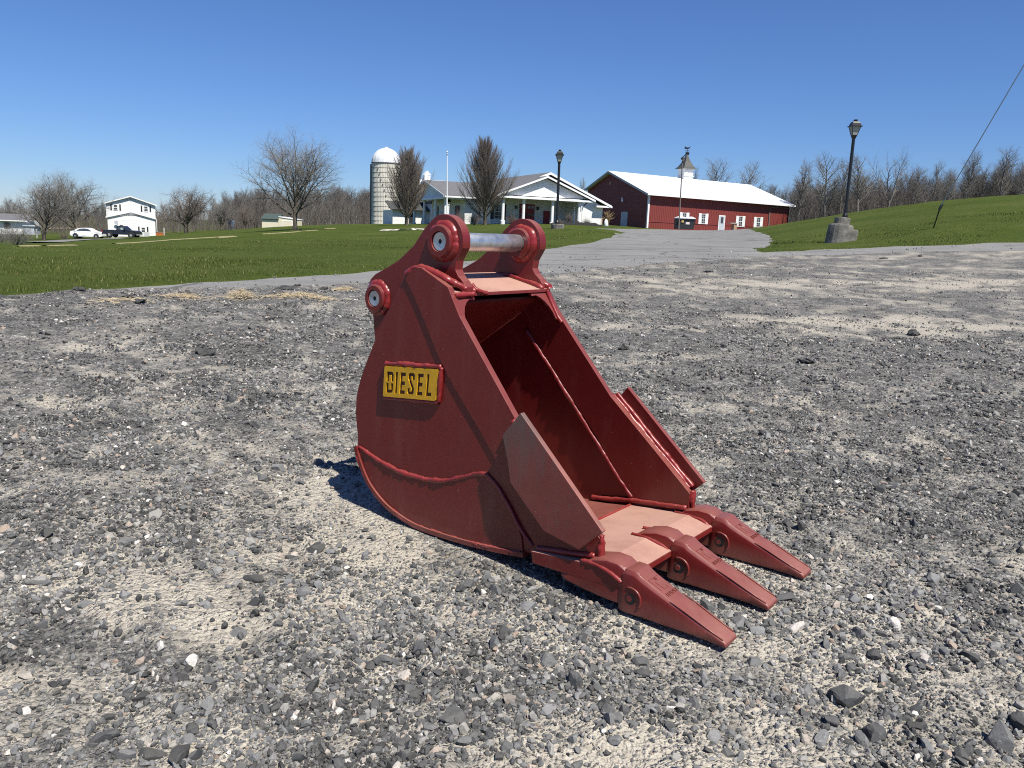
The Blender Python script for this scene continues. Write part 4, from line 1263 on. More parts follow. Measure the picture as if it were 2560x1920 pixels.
def tree(name, px, base_py, top_py, D, key, seed, sp, label, cat='tree', group=None, rz=0.0, wide=1.0, mt=None, mc=None, sink=0.1):
    p = P(px, base_py, D); z = g1(p.x, p.y)
    t = P(px, top_py, D); h = t.z - z
    e = empty(name, (p.x, p.y, z - sink), rz); e.scale = (h * wide, h * wide, h)
    for nm, me in zip(('trunk', 'crown'), tree_meshes(key, seed, sp, mt or M_BARK, mc or M_TWIG)):
        o = bpy.data.objects.new(nm, me); COL.objects.link(o); o.parent = e
    tag(e, label, cat, group)
    return e


tree('maple_tree', 738, 576, 306, 70, 'maple', 4, MAPLE, 'large bare spreading tree alone on the lawn, beside the cream shed', rz=0.6, wide=1.15)
tree('columnar_tree', 1016, 560, 362, 85, 'col', 2, COLUMN, 'bare upright columnar tree in front of the silo', group='bare columnar trees before the white building', wide=1.0, mc=M_TWIGR)
tree('columnar_tree', 1212, 562, 338, 80, 'col', 5, COLUMN, 'bare upright columnar tree between the two porches of the white building', group='bare columnar trees before the white building', rz=1.0, wide=1.0, mc=M_TWIGR)
tree('shade_tree', 110, 601, 428, 95, 'round', 3, ROUND, 'leftmost bare round tree, beside the grey shrub', group='bare trees round the two storey house', rz=0.4, wide=1.15)
tree('shade_tree', 196, 590, 422, 112, 'round', 8, ROUND, 'bare round tree standing behind the white car', group='bare trees round the two storey house', rz=2.0, wide=1.15)
tree('shade_tree', 466, 588, 455, 128, 'apple', 3, APPLE, 'bare dome shaped tree right of the two storey house', group='bare trees round the two storey house', rz=1.0, wide=1.05, mc=M_TWIGR)
tree('apple_tree', 553, 578, 487, 118, 'apple', 6, APPLE, 'small crooked bare tree with two people standing beside it', group='bare trees round the two storey house', rz=2.2, wide=.72)
tree('bush_tree', 611, 570, 503, 124, 'apple', 9, APPLE, 'low bushy bare tree left of the cream shed', group='bare trees round the two storey house', rz=0.3, wide=.8, mc=M_TWIGR)
tree('forked_tree', 2222, 520, 359, 122, 'fork', 3, FORK, 'bare tree with a wide forked crown on the right hill', group='bare trees along the right hill', rz=0.9, wide=.85, mt=M_WOOD)
HILL = [(1995, 545, 392, 128, 0, 1.15, 'bare tree nearest the right end of the red barn'), (2062, 540, 374, 122, 1, 1.4, 'bare twin topped tree just left of the right lamp post'), (2100, 535, 388, 126, 2, 1.1, 'bare tree directly behind the right lamp post'),
        (2146, 530, 376, 120, 3, 1.2, 'bare tree just right of the right lamp post'), (2330, 505, 392, 118, 4, .9, 'bare tree on the hill left of the guy wire'), (2412, 500, 366, 116, 0, 1.1, 'bare tree behind the upper part of the guy wire'),
        (2500, 490, 361, 114, 2, 1.1, 'tall bare tree on the hill right of the guy wire'), (2552, 488, 385, 112, 1, .8, 'bare tree cut by the right edge of the hill'), (2375, 500, 420, 110, 3, .8, 'shorter leaning bare tree behind the guy wire'), (2285, 512, 405, 121, 1, .8, 'bare tree right of the wide forked tree'),
        (1785, 520, 392, 165, 2, 1.15, 'bare tree behind the barn roof, right of the cupola'), (1862, 520, 394, 158, 3, 1.25, 'bare tree with a leaning crown behind the right part of the barn roof'), (1740, 520, 410, 170, 4, .8, 'bare tree partly hidden by the barn cupola'), (1458, 545, 437, 160, 0, .6, 'small bare tree top between the white building and the barn'),
        (2700, 480, 200, 60, 2, .9, 'bare tree whose branch tip enters at the right edge')]
for i, (px, by, ty, D, sd, w, lab) in enumerate(HILL):
    tree('bare_tree', px, by, ty, D, 'forest', 20 + sd, FOREST, lab, group='bare trees along the right hill', rz=i * 1.3, wide=w, mt=M_WOOD, mc=M_TWIG)
tree('bare_shrub', 42, 611, 545, 46, 'shrub', 2, SHRUB, 'wide grey bare shrub at the left edge of the lawn', 'shrub', wide=1.25, mt=M_TWIG)
tree('bare_shrub', -8, 600, 548, 52, 'shrub', 4, SHRUB, 'grey bare shrub cut by the left edge of the picture', 'shrub', wide=1.1, mt=M_TWIG)
for (px, by, ty, D, lab, w) in [(1150, 563, 518, 88, 'reddish bare bush in front of the left porch corner', .8), (1278, 565, 520, 88, 'bare bush left of the red entrance door', .9), (1425, 566, 522, 88, 'bare bush on the porch side of the white building', .8), (1466, 566, 538, 90, 'low bare bush against the bright white wall', 1.1), (1185, 564, 520, 84, 'bare bush left of the middle columnar tree', .9), (1400, 566, 540, 86, 'thin bare bush beside the centre lamp post', .8), (160, 588, 575, 108, 'brown bare bush left of the white car', 1.3)]:
    tree('bare_bush', px, by, ty, D, 'shrub', 7, SHRUB, lab, 'bush', 'bare bushes', rz=px * .1, wide=w, mt=M_TWIGR, mc=M_TWIGR)


# woodland behind: reads as one mass
def woodland(name, spots, seeds, m):
    ms = []
    for sd in seeds:
        (v0, f0), (v1, f1) = grow_tree(sd, FOREST)
        ms.append(mesh_data('woodland_tree', np.concatenate([v0, v1]), np.concatenate([f0, f1 + len(v0)]), m))
    r = np.random.default_rng(5); x, y, h = (np.array(q) for q in zip(*spots)); n = len(x); w = r.uniform(.75, 1.1, n)
    return instancer(name, ms, np.column_stack([x, y, gz(x, y) - .1]), np.column_stack([np.zeros(n), np.zeros(n), r.uniform(0, 6.28, n)]), np.column_stack([h * w, h * w, h]), np.zeros(n))


def brush(name, spots, m):
    """undergrowth: many leaning stems with side shoots"""
    Vs, Fs, off = [], [], 0
    r = np.random.default_rng(3)
    x, y, h = (np.array(a) for a in zip(*spots)); n = len(x); z = gz(x, y) - .1
    def stems(bx, by, bz, tx, ty, tz, w):
        k = len(bx); v = np.empty((k, 4, 3))
        # slim two sided blades crossed, tapering
        ang = r.uniform(0, 6.28, k); dx, dy = np.cos(ang) * w, np.sin(ang) * w
        v[:, 0] = np.column_stack([bx - dx, by - dy, bz]); v[:, 1] = np.column_stack([bx + dx, by + dy, bz]); v[:, 2] = np.column_stack([bx - dy, by + dx, bz]); v[:, 3] = np.column_stack([tx, ty, tz])
        f = np.array([(0, 1, 3), (1, 2, 3), (2, 0, 3)])
        return v.reshape(-1, 3), (f[None] + (np.arange(k) * 4)[:, None, None]).reshape(-1, 3)
    lx, ly = r.normal(0, .16, n) * h, r.normal(0, .16, n) * h
    V, F = stems(x, y, z, x + lx, y + ly, z + h, .024 * np.ones(n)); Vs.append(V); Fs.append(F); off = len(V)
    for k in range(7):
        t = r.uniform(.1, .85, n); L = h * r.uniform(.25, .5, n); a = r.uniform(0, 6.28, n)
        bx, by, bz = x + lx * t, y + ly * t, z + h * t
        V, F = stems(bx, by, bz, bx + np.cos(a) * L * .55, by + np.sin(a) * L * .55, bz + L * .8, .013 * np.ones(n)); Vs.append(V); Fs.append(F + off); off += len(V)
    return tag(raw_mesh(name, np.concatenate(Vs), np.concatenate(Fs), m), kind='stuff')


WR = random.Random(21)


def at_px(px, D):
    x = (px - 1280) / F_PX * D * 1.0
    return x, D


spots = []
def row(px0, px1, D0, D1, n, h0, h1):
    for i in range(n):
        px = WR.uniform(px0, px1); D = WR.uniform(D0, D1); xx, yy = at_px(px, D)
        spots.append((xx, yy, WR.uniform(h0, h1)))
row(-300, 640, 150, 215, 150, 4.2, 7.0)
row(560, 1000, 145, 195, 150, 6, 8.6)
row(1000, 1500, 190, 230, 40, 6, 9)
row(1690, 2010, 165, 215, 90, 6, 10.5)
row(1950, 2250, 126, 165, 150, 4.5, 8.4)
row(2250, 2800, 122, 160, 190, 4.5, 7.8)
row(2360, 2800, 112, 140, 90, 4.5, 8)
woodland('woodland', spots, (31, 32, 33, 34, 35), M_WOOD)
spots = []
row(-300, 640, 146, 175, 2000, 2.2, 4.4); row(-300, 640, 190, 230, 1300, 3.5, 6.0)
row(560, 1010, 140, 172, 2200, 2.8, 5.4); row(560, 1010, 180, 215, 1000, 3.5, 6.5)
row(1010, 1500, 190, 230, 400, 2, 5)
row(1690, 2060, 150, 190, 1500, 2.5, 5.4)
row(1960, 2800, 120, 165, 5200, 2.0, 5.0)
brush('underbrush', spots, M_BRUSH)

# ------------------------------------------------------------------ grass blades near the lot
def grass():
    x, y = fan(240000, 7.2, 45, 1.6, 36)
    ok = ~inside(ROAD_POLY, x, y) & ~inside(LOT_POLY, x, y)
    x, y = x[ok], y[ok]; n = len(x); D = np.hypot(x, y)
    dens = fbm(x * .6, y * .6, 77); h = (0.015 + 0.026 * rng.random(n)) * (0.5 + 1.1 * dens); w = 0.0026 + 0.00028 * D
    a = rng.uniform(0, 6.28, n); l = rng.uniform(0, .7, n) * h; la = rng.uniform(0, 6.28, n)
    z = gz(x, y)
    v = np.empty((n, 3, 3))
    v[:, 0] = np.column_stack([x - np.cos(a) * w, y - np.sin(a) * w, z - .01]); v[:, 1] = np.column_stack([x + np.cos(a) * w, y + np.sin(a) * w, z - .01])
    v[:, 2] = np.column_stack([x + np.cos(la) * l, y + np.sin(la) * l, z + h + .01])
    t = np.clip(rng.normal(.45, .2, n) + (dens - .5) * .5 + (fbm(x * .25, y * .25, 81) - .5) * .5, 0, .92); t = np.where(rng.random(n) < .03, 1.0, t)
    tag(raw_mesh('grass', v.reshape(-1, 3), np.arange(n * 3).reshape(-1, 3), M_BLADE, attrs={'tone': np.repeat(t, 3)}), kind='stuff')


grass()


def ribbon(name, pts, w, m, lift=0.03, seed=0, jit=.35):
    pl = densify([G(*p).to_2d() for p in pts], .015, .0012, seed)
    v = []; f = []
    r = random.Random(seed)
    for i, p in enumerate(pl):
        d = (pl[min(i + 1, len(pl) - 1)] - pl[max(i - 1, 0)]).normalized(); nr = Vector((-d.y, d.x)); ww = w * (1 + r.uniform(-jit, jit))
        for s in (-1, 0, 1):
            q = p + nr * ww * s; v.append((q.x, q.y, g1(q.x, q.y) + (lift + .05 if s == 0 else lift)))
    for i in range(len(pl) - 1):
        a = i * 3; f += [(a, a + 1, a + 4, a + 3), (a + 1, a + 2, a + 5, a + 4)]
    return tag(raw_mesh(name, np.array(v), np.array(f), m), kind='structure')


for k, pts in enumerate([[(285, 611), (430, 601), (585, 592)], [(45, 618), (96, 617)], [(112, 617), (186, 615)], [(655, 587), (720, 583), (790, 577)], [(810, 574), (836, 572)], [(545, 596), (590, 593)]]):
    ribbon('dry_grass_swath', pts, .17, M_SWATH, .03, k, .6)
ribbon('house_driveway', [(88, 608), (140, 604), (200, 600), (290, 598), (330, 597)], 1.7, M_ASPH, .06, 9, .05)
ribbon('dry_field', [(90, 574), (140, 573), (186, 572)], 7.0, M_DRY, .25, 12, .1)

# ------------------------------------------------------------------ buildings
E1A = math.radians(22)


def part(name, m, parent, fn, **kw):
    b = MB(); fn(b); return b.build(name, m, parent, **kw)


def window(parent, x, y, z, w, h, frame, pane, face='y', sgn=-1, bars=(1, 1), t=.05, depth=.06):
    """a window lying on a wall that faces sgn along face; x,y,z its lower left"""
    def bx(b, a0, a1, z0, z1, d0, d1):
        if face == 'y': b.box((x + a0, min(y + sgn * d0, y + sgn * d1), z + z0), (x + a1, max(y + sgn * d0, y + sgn * d1), z + z1))
        else: b.box((min(x + sgn * d0, x + sgn * d1), y + a0, z + z0), (max(x + sgn * d0, x + sgn * d1), y + a1, z + z1))
    b = MB()
    bx(b, 0, t, 0, h, -.02, depth); bx(b, w - t, w, 0, h, -.02, depth); bx(b, t, w - t, 0, t, -.02, depth); bx(b, t, w - t, h - t, h, -.02, depth)
    bx(b, t, w - t, h / 2 - t / 2, h / 2 + t / 2, -.02, depth * .8)
    for i in range(bars[0]):
        c = t + (w - 2 * t) * (i + 1) / (bars[0] + 1); bx(b, c - .012, c + .012, t, h / 2 - t / 2, -.02, depth * .6); bx(b, c - .012, c + .012, h / 2 + t / 2, h - t, -.02, depth * .6)
    for i in range(bars[1]):
        for zz in (h * .25, h * .75): bx(b, t, w - t, zz - .011, zz + .011, -.02, depth * .55)
    wo = b.build('window', frame, parent)
    b = MB(); bx(b, t * .5, w - t * .5, t * .5, h - t * .5, -.01, .012); b.build('pane', pane, wo)
    return wo


def shutter(parent, x, y, z, w, h, m, face='y', sgn=-1):
    b = MB(); n = max(3, int(h / .16))
    def bx(a0, a1, z0, z1, d0, d1):
        if face == 'y': b.box((x + a0, min(y + sgn * d0, y + sgn * d1), z + z0), (x + a1, max(y + sgn * d0, y + sgn * d1), z + z1))
        else: b.box((min(x + sgn * d0, x + sgn * d1), y + a0, z + z0), (max(x + sgn * d0, x + sgn * d1), y + a1, z + z1))
    bx(0, w, 0, h, 0, .03)
    for i in range(n): bx(.05, w - .05, h * (i + .15) / n, h * (i + .75) / n, .0301, .045)
    return b.build('shutter', m, parent)


# --- red barn
o = P(1617, 571, 119)
BARN = tag(empty('red_barn', o, E1A), 'long red metal barn with white roof and cupola', 'barn')
gE, gL, gA = (0, 4.95), (19.7, 6.05), (11.7, 8.55)   # near eave, left eave, apex: local y, height
EAVE_F, RIDGE_F, LEN = 4.47, 8.12, 25.4


def ribbed_wall(b, p0, p1, ztop0, ztop1, pitch, dep, zb=-.8):
    """sheet with raised ribs between two ground points"""
    p0, p1 = Vector(p0), Vector(p1); L = (p1 - p0).length; d = (p1 - p0) / L; nr = Vector((d.y, -d.x)); n = int(L / pitch)
    prof = []
    for i in range(n):
        s = i * pitch
        prof += [(s, 0), (s + pitch * .62, 0), (s + pitch * .72, dep), (s + pitch * .9, dep), (s + pitch, 0)]
    v = []; f = []
    for s, q in prof:
        s = min(s, L); pt = p0 + d * s + nr * q; zt = ztop0 + (ztop1 - ztop0) * s / L if not callable(ztop0) else ztop0(s)
        v += [(pt.x, pt.y, zb), (pt.x, pt.y, zt)]
    for i in range(len(prof) - 1): f.append((2 * i, 2 * i + 2, 2 * i + 3, 2 * i + 1))
    b.add(v, f)


part('side_wall', M_BARN, BARN, lambda b: ribbed_wall(b, (0, 0), (LEN, 0), 5.1, 4.75, .30, .035))
gtop = lambda s: (5.1 + (8.35 - 5.1) * s / 11.7) if s < 11.7 else (8.35 + (6.0 - 8.35) * (s - 11.7) / 8.0)
part('gable_wall', M_BARN, BARN, lambda b: ribbed_wall(b, (0, 19.7), (0, 0), lambda s: gtop(19.7 - s), 0, .30, .035))
part('end_wall', M_BARN, BARN, lambda b: b.add([(LEN, 0, -.8), (LEN, 19.7, -.8), (LEN, 19.7, 5.6), (LEN, 11.7, 7.9), (LEN, 0, 4.7)], [(0, 1, 2, 3, 4)]))
part('back_wall', M_BARN, BARN, lambda b: b.add([(0, 19.7, -.8), (LEN, 19.7, -.8), (LEN, 19.7, 5.6), (0, 19.7, 6.0)], [(0, 1, 2, 3)]))
X0, X1, RX1 = -.65, 25.9, 26.8


def roofslab(b, q, t=.14):
    v = [Vector(p) for p in q]; n = (v[1] - v[0]).cross(v[3] - v[0]).normalized()
    if n.z < 0: n = -n
    b.add([tuple(p) for p in v] + [tuple(p - n * t) for p in v], [(0, 1, 2, 3), (7, 6, 5, 4), (0, 4, 5, 1), (1, 5, 6, 2), (2, 6, 7, 3), (3, 7, 4, 0)])


rf = part('roof', M_METALROOF, BARN, lambda b: (roofslab(b, [(X0, -.8, 4.92), (X1, -.8, 4.50), (RX1 - .2, 11.7, 8.14), (X0, 11.7, 8.72)]), roofslab(b, [(X0, 11.7, 8.723), (RX1 - .2, 11.7, 8.143), (RX1 - .2, 19.9, 5.75), (X0, 19.9, 6.12)])))


def rib_line(b):
    for i in range(1, 32):
        x = X0 + (X1 - X0) * i / 32; f = i / 32
        za, zb_ = 4.92 + (4.50 - 4.92) * f, 8.72 + (8.14 - 8.72) * f
        b.tube([(x, -.8, za + .02), (x + .2 * f, 11.65, zb_ + .012)], .018, 4)
part('roof_seams', M_METALROOF, rf, rib_line, kind='stuff')
part('corner_trim', M_TRIM, BARN, lambda b: (b.box((-.10, -.10, -.5), (.16, .02, 4.75)), b.box((-.10, .02, -.5), (-.04, .18, 4.75))))
part('corner_trim', M_TRIM, BARN, lambda b: b.box((-.10, 19.5, -.5), (.05, 19.8, 5.8)))
part('rake_fascia', mat('grey_fascia', (0.40, 0.41, 0.41), .5), BARN, lambda b: (b.prism([(-.8, 4.6), (11.7, 8.40), (11.7, 8.70), (-.8, 4.90)], lambda p: (X0 - .04, p[0], p[1]), lambda p: (X0 + .02, p[0], p[1])), b.prism([(11.7, 8.40), (19.9, 5.80), (19.9, 6.10), (11.7, 8.70)], lambda p: (X0 - .04, p[0], p[1]), lambda p: (X0 + .02, p[0], p[1]))))
part('eave_fascia', M_TRIM, BARN, lambda b: b.prism([(X0, 4.70), (X1, 4.28), (X1, 4.46), (X0, 4.88)], lambda p: (p[0], -.84, p[1]), lambda p: (p[0], -.802, p[1])))
part('wainscot_trim', M_BARN, BARN, lambda b: b.box((.1, -.07, .95), (21.4, -.036, 1.05)))
for i, (x, z0, z1) in enumerate([(5.38, .75, 2.5), (8.75, 1.02, 2.5), (15.5, .88, 2.42), (18.85, .92, 2.40)]):
    h = z1 - z0
    window(BARN, x + .46, -.04, z0, .76, h, M_TRIM, M_GLASS, bars=(1, 1), t=.07)
    shutter(BARN, x, -.04, z0 - .05, .44, h + .1, M_TRIM); shutter(BARN, x + 1.24, -.04, z0 - .05, .44, h + .1, M_TRIM)
dr = part('door', M_TRIM, BARN, lambda b: b.box((12.32, -.10, .15), (13.48, -.037, 2.42)))
part('door_panel', M_DOOR, dr, lambda b: b.box((12.44, -.13, .25), (13.36, -.101, 2.30)))
part('pane', M_GLASS, dr, lambda b: b.box((12.68, -.145, 1.25), (13.12, -.131, 2.15)))
part('handle', M_BLACK, dr, lambda b: b.box((13.26, -.17, 1.15), (13.32, -.131, 1.25)))
sd = part('sliding_door', M_BARN, BARN, lambda b: ribbed_wall(b, (21.7, -.10), (25.3, -.10), 4.2, 4.2, .30, .03, .3))
part('door_rail', M_HOOP, sd, lambda b: b.box((21.5, -.16, 3.98), (25.35, -.137, 4.1)))
part('door_edge', M_HOOP, sd, lambda b: b.box((21.56, -.15, .3), (21.72, -.05, 4.1)))
gd = part('door', M_DOOR, BARN, lambda b: b.box((-.10, 5.75, .0), (-.037, 7.75, 2.42)), label=None) if False else part('door', M_DOOR, BARN, lambda b: b.box((-.10, 5.75, .0), (-.037, 7.75, 2.42)))
gd['label'] = 'pale grey gable door'
part('handle', M_BLACK, gd, lambda b: b.box((-.15, 6.0, 1.05), (-.101, 6.08, 1.2)))
part('vent', M_TAN, BARN, lambda b: b.lathe([(.32, -.08), (.30, -.037)], 18, 'x', (0, 11.85, 6.85)))
wl = part('wall_lamp', M_TRIM, BARN, lambda b: (b.lathe([(.1, -.18), (.26, -.1), (.30, -.037)], 14, 'x', (0, 7.75, 4.15)), b.box((-.14, 7.66, 4.3), (-.04, 7.86, 4.6))))
cz = 8.35
cu_ = tag(part('cupola', M_TRIM, BARN, lambda b: (b.box((12.70, 10.8, cz - .6), (14.45, 12.6, cz + 1.55)), b.box((12.60, 10.68, cz + .36), (14.55, 12.72, cz + .46)))))
part('louver_panel', M_TRIM, cu_, lambda b: [b.box((12.9 + k * .72, 10.765, cz + .6), (13.5 + k * .72, 10.799, cz + 1.4)) for k in (0, 1)])
prof = [(1.25, 0), (1.2, .08), (.92, .35), (.70, .75), (.46, 1.2), (.26, 1.75), (.10, 2.25), (.02, 2.4)]


def cup_roof(b):
    v = []; f = []
    for r, h in prof: v += [(13.575 + r * s * 1.0, 11.7 + r * t * 1.05, cz + 1.55 + h) for s, t in ((-1, -1), (1, -1), (1, 1), (-1, 1))]
    for i in range(len(prof) - 1):
        for k in range(4): q = (k + 1) % 4; f.append((i * 4 + k, i * 4 + q, i * 4 + 4 + q, i * 4 + 4 + k))
    f += [(0, 1, 2, 3), tuple(4 * len(prof) - 4 + k for k in range(4))]
    b.add(v, f)
part('cupola_roof', M_COPPER, cu_, cup_roof)


def vane(b):
    zt = cz + 1.55 + 2.35
    b.tube([(13.575, 11.7, zt - .1), (13.575, 11.7, zt + 1.0)], .035, 6)
    b.lathe([(.02, -.13), (.13, 0), (.02, .13)], 10, 'z', (13.575, 11.7, zt + .25))
    b.tube([(13.1, 11.7, zt + .5), (14.05, 11.7, zt + .5)], .03, 5); b.tube([(13.575, 11.25, zt + .5), (13.575, 12.15, zt + .5)], .03, 5)
    b.prism([(13.0, zt + .80), (13.25, zt + .78), (13.7, zt + .78), (13.95, zt + .95), (14.15, zt + 1.2), (13.98, zt + 1.18), (13.85, zt + 1.05), (13.45, zt + 1.02), (13.15, zt + 1.15), (12.95, zt + 1.10), (13.1, zt + .98)], lambda p: (p[0], 11.67, p[1]), lambda p: (p[0], 11.73, p[1]))
part('weathervane', M_BLACK, cu_, vane)
part('vent_pipe', M_TRIM, rf, lambda b: b.tube([(4.1, 5.2, 6.6), (4.1, 5.2, 7.25)], .10, 8))

# --- white building
o = P(1512, 563, 96)
WB = tag(empty('white_building', o, E1A), 'low white sided building with grey roofs, pediments and porches', 'building')
part('wall', M_WHITE, WB, lambda b: b.prism([(-14.3, -1.0), (-.4, -1.0), (-.4, 2.12), (-7.4, 5.1), (-14.3, 2.12)], lambda p: (p[0], 0, p[1]), lambda p: (p[0], 29, p[1])))
RS = .415
def gable_roof(b, xl, xr, xa, za, y0, y1, slope, t=.16):
    roofslab(b, [(xa, y0, za), (xa, y1, za), (xr, y1, za - (xr - xa) * slope), (xr, y0, za - (xr - xa) * slope)], t)
    roofslab(b, [(xa, y1, za + .002), (xa, y0, za + .002), (xl, y0, za - (xa - xl) * slope), (xl, y1, za - (xa - xl) * slope)], t)
part('roof', M_SHINGLE, WB, lambda b: gable_roof(b, -15.0, .35, -7.6, 5.55, -.75, 29.2, RS))


def rake(b, xl, xr, xa, za, slope, y, w=.28, d=.05):
    for s, xe in ((1, xr), (-1, xl)):
        ze = za - abs(xe - xa) * slope
        b.prism([(xa, za - .02), (xe, ze - .02), (xe, ze - w), (xa, za - w)], lambda p: (p[0], y - d, p[1]), lambda p: (p[0], y, p[1]))
part('rake_trim', M_TRIM, WB, lambda b: rake(b, -15.0, .35, -7.6, 5.55, RS, -.752))
part('cornice_return', M_TRIM, WB, lambda b: b.box((-1.6, -.76, 1.98), (.45, -.02, 2.18)))
# front portico
part('pediment', M_WHITE, WB, lambda b: b.prism([(-14.55, 2.66), (-4.45, 2.66), (-9.5, 4.55)], lambda p: (p[0], -4.0, p[1]), lambda p: (p[0], -3.8, p[1])))
part('portico_roof', M_SHINGLE, WB, lambda b: gable_roof(b, -15.35, -3.75, -9.6, 4.85, -4.55, .4, .385, .13))
part('portico_trim', M_TRIM, WB, lambda b: (rake(b, -15.35, -3.75, -9.6, 4.85, .385, -4.552, .22), b.box((-15.2, -4.5, 2.32), (-3.85, -3.7, 2.50)), b.box((-15.2, -3.7, 2.33), (-14.6, -.01, 2.49)), b.box((-4.5, -3.7, 2.33), (-3.85, -.01, 2.49))))
part('soffit', M_TRIM, WB, lambda b: b.box((-14.9, -4.3, 2.505), (-4.1, -.02, 2.56)))
for xc in (-14.4, -12.05, -8.65, -5.45):
    part('column', M_TRIM, WB, lambda b: (b.lathe([(.24, -.6), (.24, -.05), (.17, .0), (.16, 2.15), (.2, 2.2), (.24, 2.32)], 14, 'z', (xc, -4.0, 0))))
part('porch_wall', M_WHITE, WB, lambda b: b.box((-5.3, -3.85, -.9), (-5.1, -.01, 2.33)))
d_ = part('door', M_REDDOOR, WB, lambda b: b.box((-10.9, -.10, -.35), (-9.1, -.01, 1.93))); d_['label'] = 'wide red double door with small panes'
part('pane', M_GLASS, d_, lambda b: [b.box((-10.75 + k * .42, -.125, z), (-10.45 + k * .42, -.101, z + .3)) for k in range(4) for z in (1.45, .62)])
part('notice_panel', M_REDDOOR, WB, lambda b: b.box((-7.95, -.12, -.1), (-7.2, -.01, 1.3)))
for xx in (-11.35, -8.75): part('wall_lantern', M_BLACK, WB, lambda b: (b.box((xx - .1, -.30, 1.35), (xx + .1, -.08, 1.7)), b.box((xx - .04, -.08, 1.5), (xx + .04, -.005, 1.6))))
window(WB, -13.95, 0, .15, 1.05, 1.6, M_TRIM, M_GLASS); shutter(WB, -14.35, 0, .1, .38, 1.7, M_SHUT); shutter(WB, -12.88, 0, .1, .38, 1.7, M_SHUT)
part('downspout', M_TRIM, WB, lambda b: b.tube([(-5.0, -3.9, -.5), (-5.0, -3.9, 1.7), (-4.4, -4.2, 2.3)], .06, 6))
part('gutter', M_BLACK, WB, lambda b: b.tube([(-4.55, -4.1, 2.28), (-4.85, -3.95, 1.9)], .09, 6))
part('wall_base', mat('tan_base', (.55, .45, .33), .8), WB, lambda b: b.box((-.55, -.04, -.8), (-.38, -.005, .8)))

# --- left wing with its own porch
o = P(1113, 562, 92)
WG = tag(empty('porch_wing', o, E1A), 'white porch wing with four columns and a shaded gable facing left', 'building')
part('wall', M_WHITE, WG, lambda b: b.prism([(.4, -1.2), (13.9, -1.2), (13.9, 3.05), (.4, 3.05)], lambda p: (2.4, p[0], p[1]), lambda p: (9.5, p[0], p[1])))
part('gable', M_WHITE, WG, lambda b: b.prism([(.4, 3.12), (15.3, 3.12), (7.87, 4.95)], lambda p: (.15, p[0], p[1]), lambda p: (.35, p[0], p[1])))
def wing_roof(b):
    s1 = (5.25 - 3.28) / (7.87 + .5); s2 = (5.25 - 3.28) / (16.9 - 7.87)
    roofslab(b, [(-.35, -.5, 3.28), (9.6, -.5, 3.28), (9.6, 7.87, 5.25), (-.35, 7.87, 5.25)], .14)
    roofslab(b, [(-.35, 7.87, 5.252), (9.6, 7.87, 5.252), (9.6, 16.9, 3.28), (-.35, 16.9, 3.28)], .14)
part('roof', M_SHINGLE, WG, wing_roof)
part('rake_trim', M_TRIM, WG, lambda b: (b.prism([(-.5, 3.03), (7.87, 4.98), (7.87, 5.22), (-.5, 3.26)], lambda p: (-.40, p[0], p[1]), lambda p: (-.352, p[0], p[1])), b.prism([(7.87, 4.98), (16.9, 3.03), (16.9, 3.26), (7.87, 5.22)], lambda p: (-.40, p[0], p[1]), lambda p: (-.352, p[0], p[1]))))
part('porch_beam', M_TRIM, WG, lambda b: (b.box((-.3, -.3, 2.86), (.2, 16.6, 3.10)), b.box((.2, -.3, 2.86), (2.39, .1, 3.08))))
part('gutter', M_TRIM, WG, lambda b: b.box((-.3, -.60, 3.02), (9.6, -.502, 3.2)))
part('soffit', M_TRIM, WG, lambda b: b.box((.2, .1, 3.085), (2.6, 16, 3.115)))
for yc in (13.7, 8.9, 4.0, .1):
    part('column', M_TRIM, WG, lambda b: b.lathe([(.24, -1.0), (.24, .15), (.17, .22), (.16, 2.7), (.2, 2.75), (.24, 2.86)], 14, 'z', (0, yc, 0)))
for (ya, yb) in ((11.0, 12.6), (6.5, 8.1)):
    window(WG, 2.4, ya + .35, .5, yb - ya - .7, 1.75, M_TRIM, M_GLASS, face='x'); shutter(WG, 2.4, ya - .12, .45, .42, 1.85, M_SHUT, face='x'); shutter(WG, 2.4, yb - .30, .45, .42, 1.85, M_SHUT, face='x')
dd = part('door', M_SHUT, WG, lambda b: b.box((2.30, 2.3, -.4), (2.395, 3.9, 2.25)))
part('door_panel', M_REDDOOR, dd, lambda b: b.box((2.27, 2.5, -.3), (2.299, 3.1, 2.1)))
for xx in (4.1, 6.0): part('shutter', M_SHUT, WG, lambda b: b.box((xx, .33, .9), (xx + .34, .395, 2.3)))
part('ceiling_lamp', M_BLACK, WG, lambda b: b.lathe([(.05, 2.6), (.28, 2.62), (.2, 2.75), (.05, 3.08)], 10, 'z', (1.2, 2.6, 0)))
# annex beside the silo
o = P(985, 560, 112)
AN = tag(empty('white_annex', o, E1A), 'small white sided annex with dark roof beside the silo', 'shed')
part('wall', M_WHITE, AN, lambda b: b.box((-.2, 0, -1), (9, 6, 1.9)))
part('roof', M_COPPER, AN, lambda b: roofslab(b, [(-.6, -.6, 2.0), (9.4, -.6, 2.0), (9.4, 3, 3.2), (-.6, 3, 3.2)], .12))
part('window', M_SHUT, AN, lambda b: b.box((2.1, -.05, .2), (2.9, -.005, 1.6)))
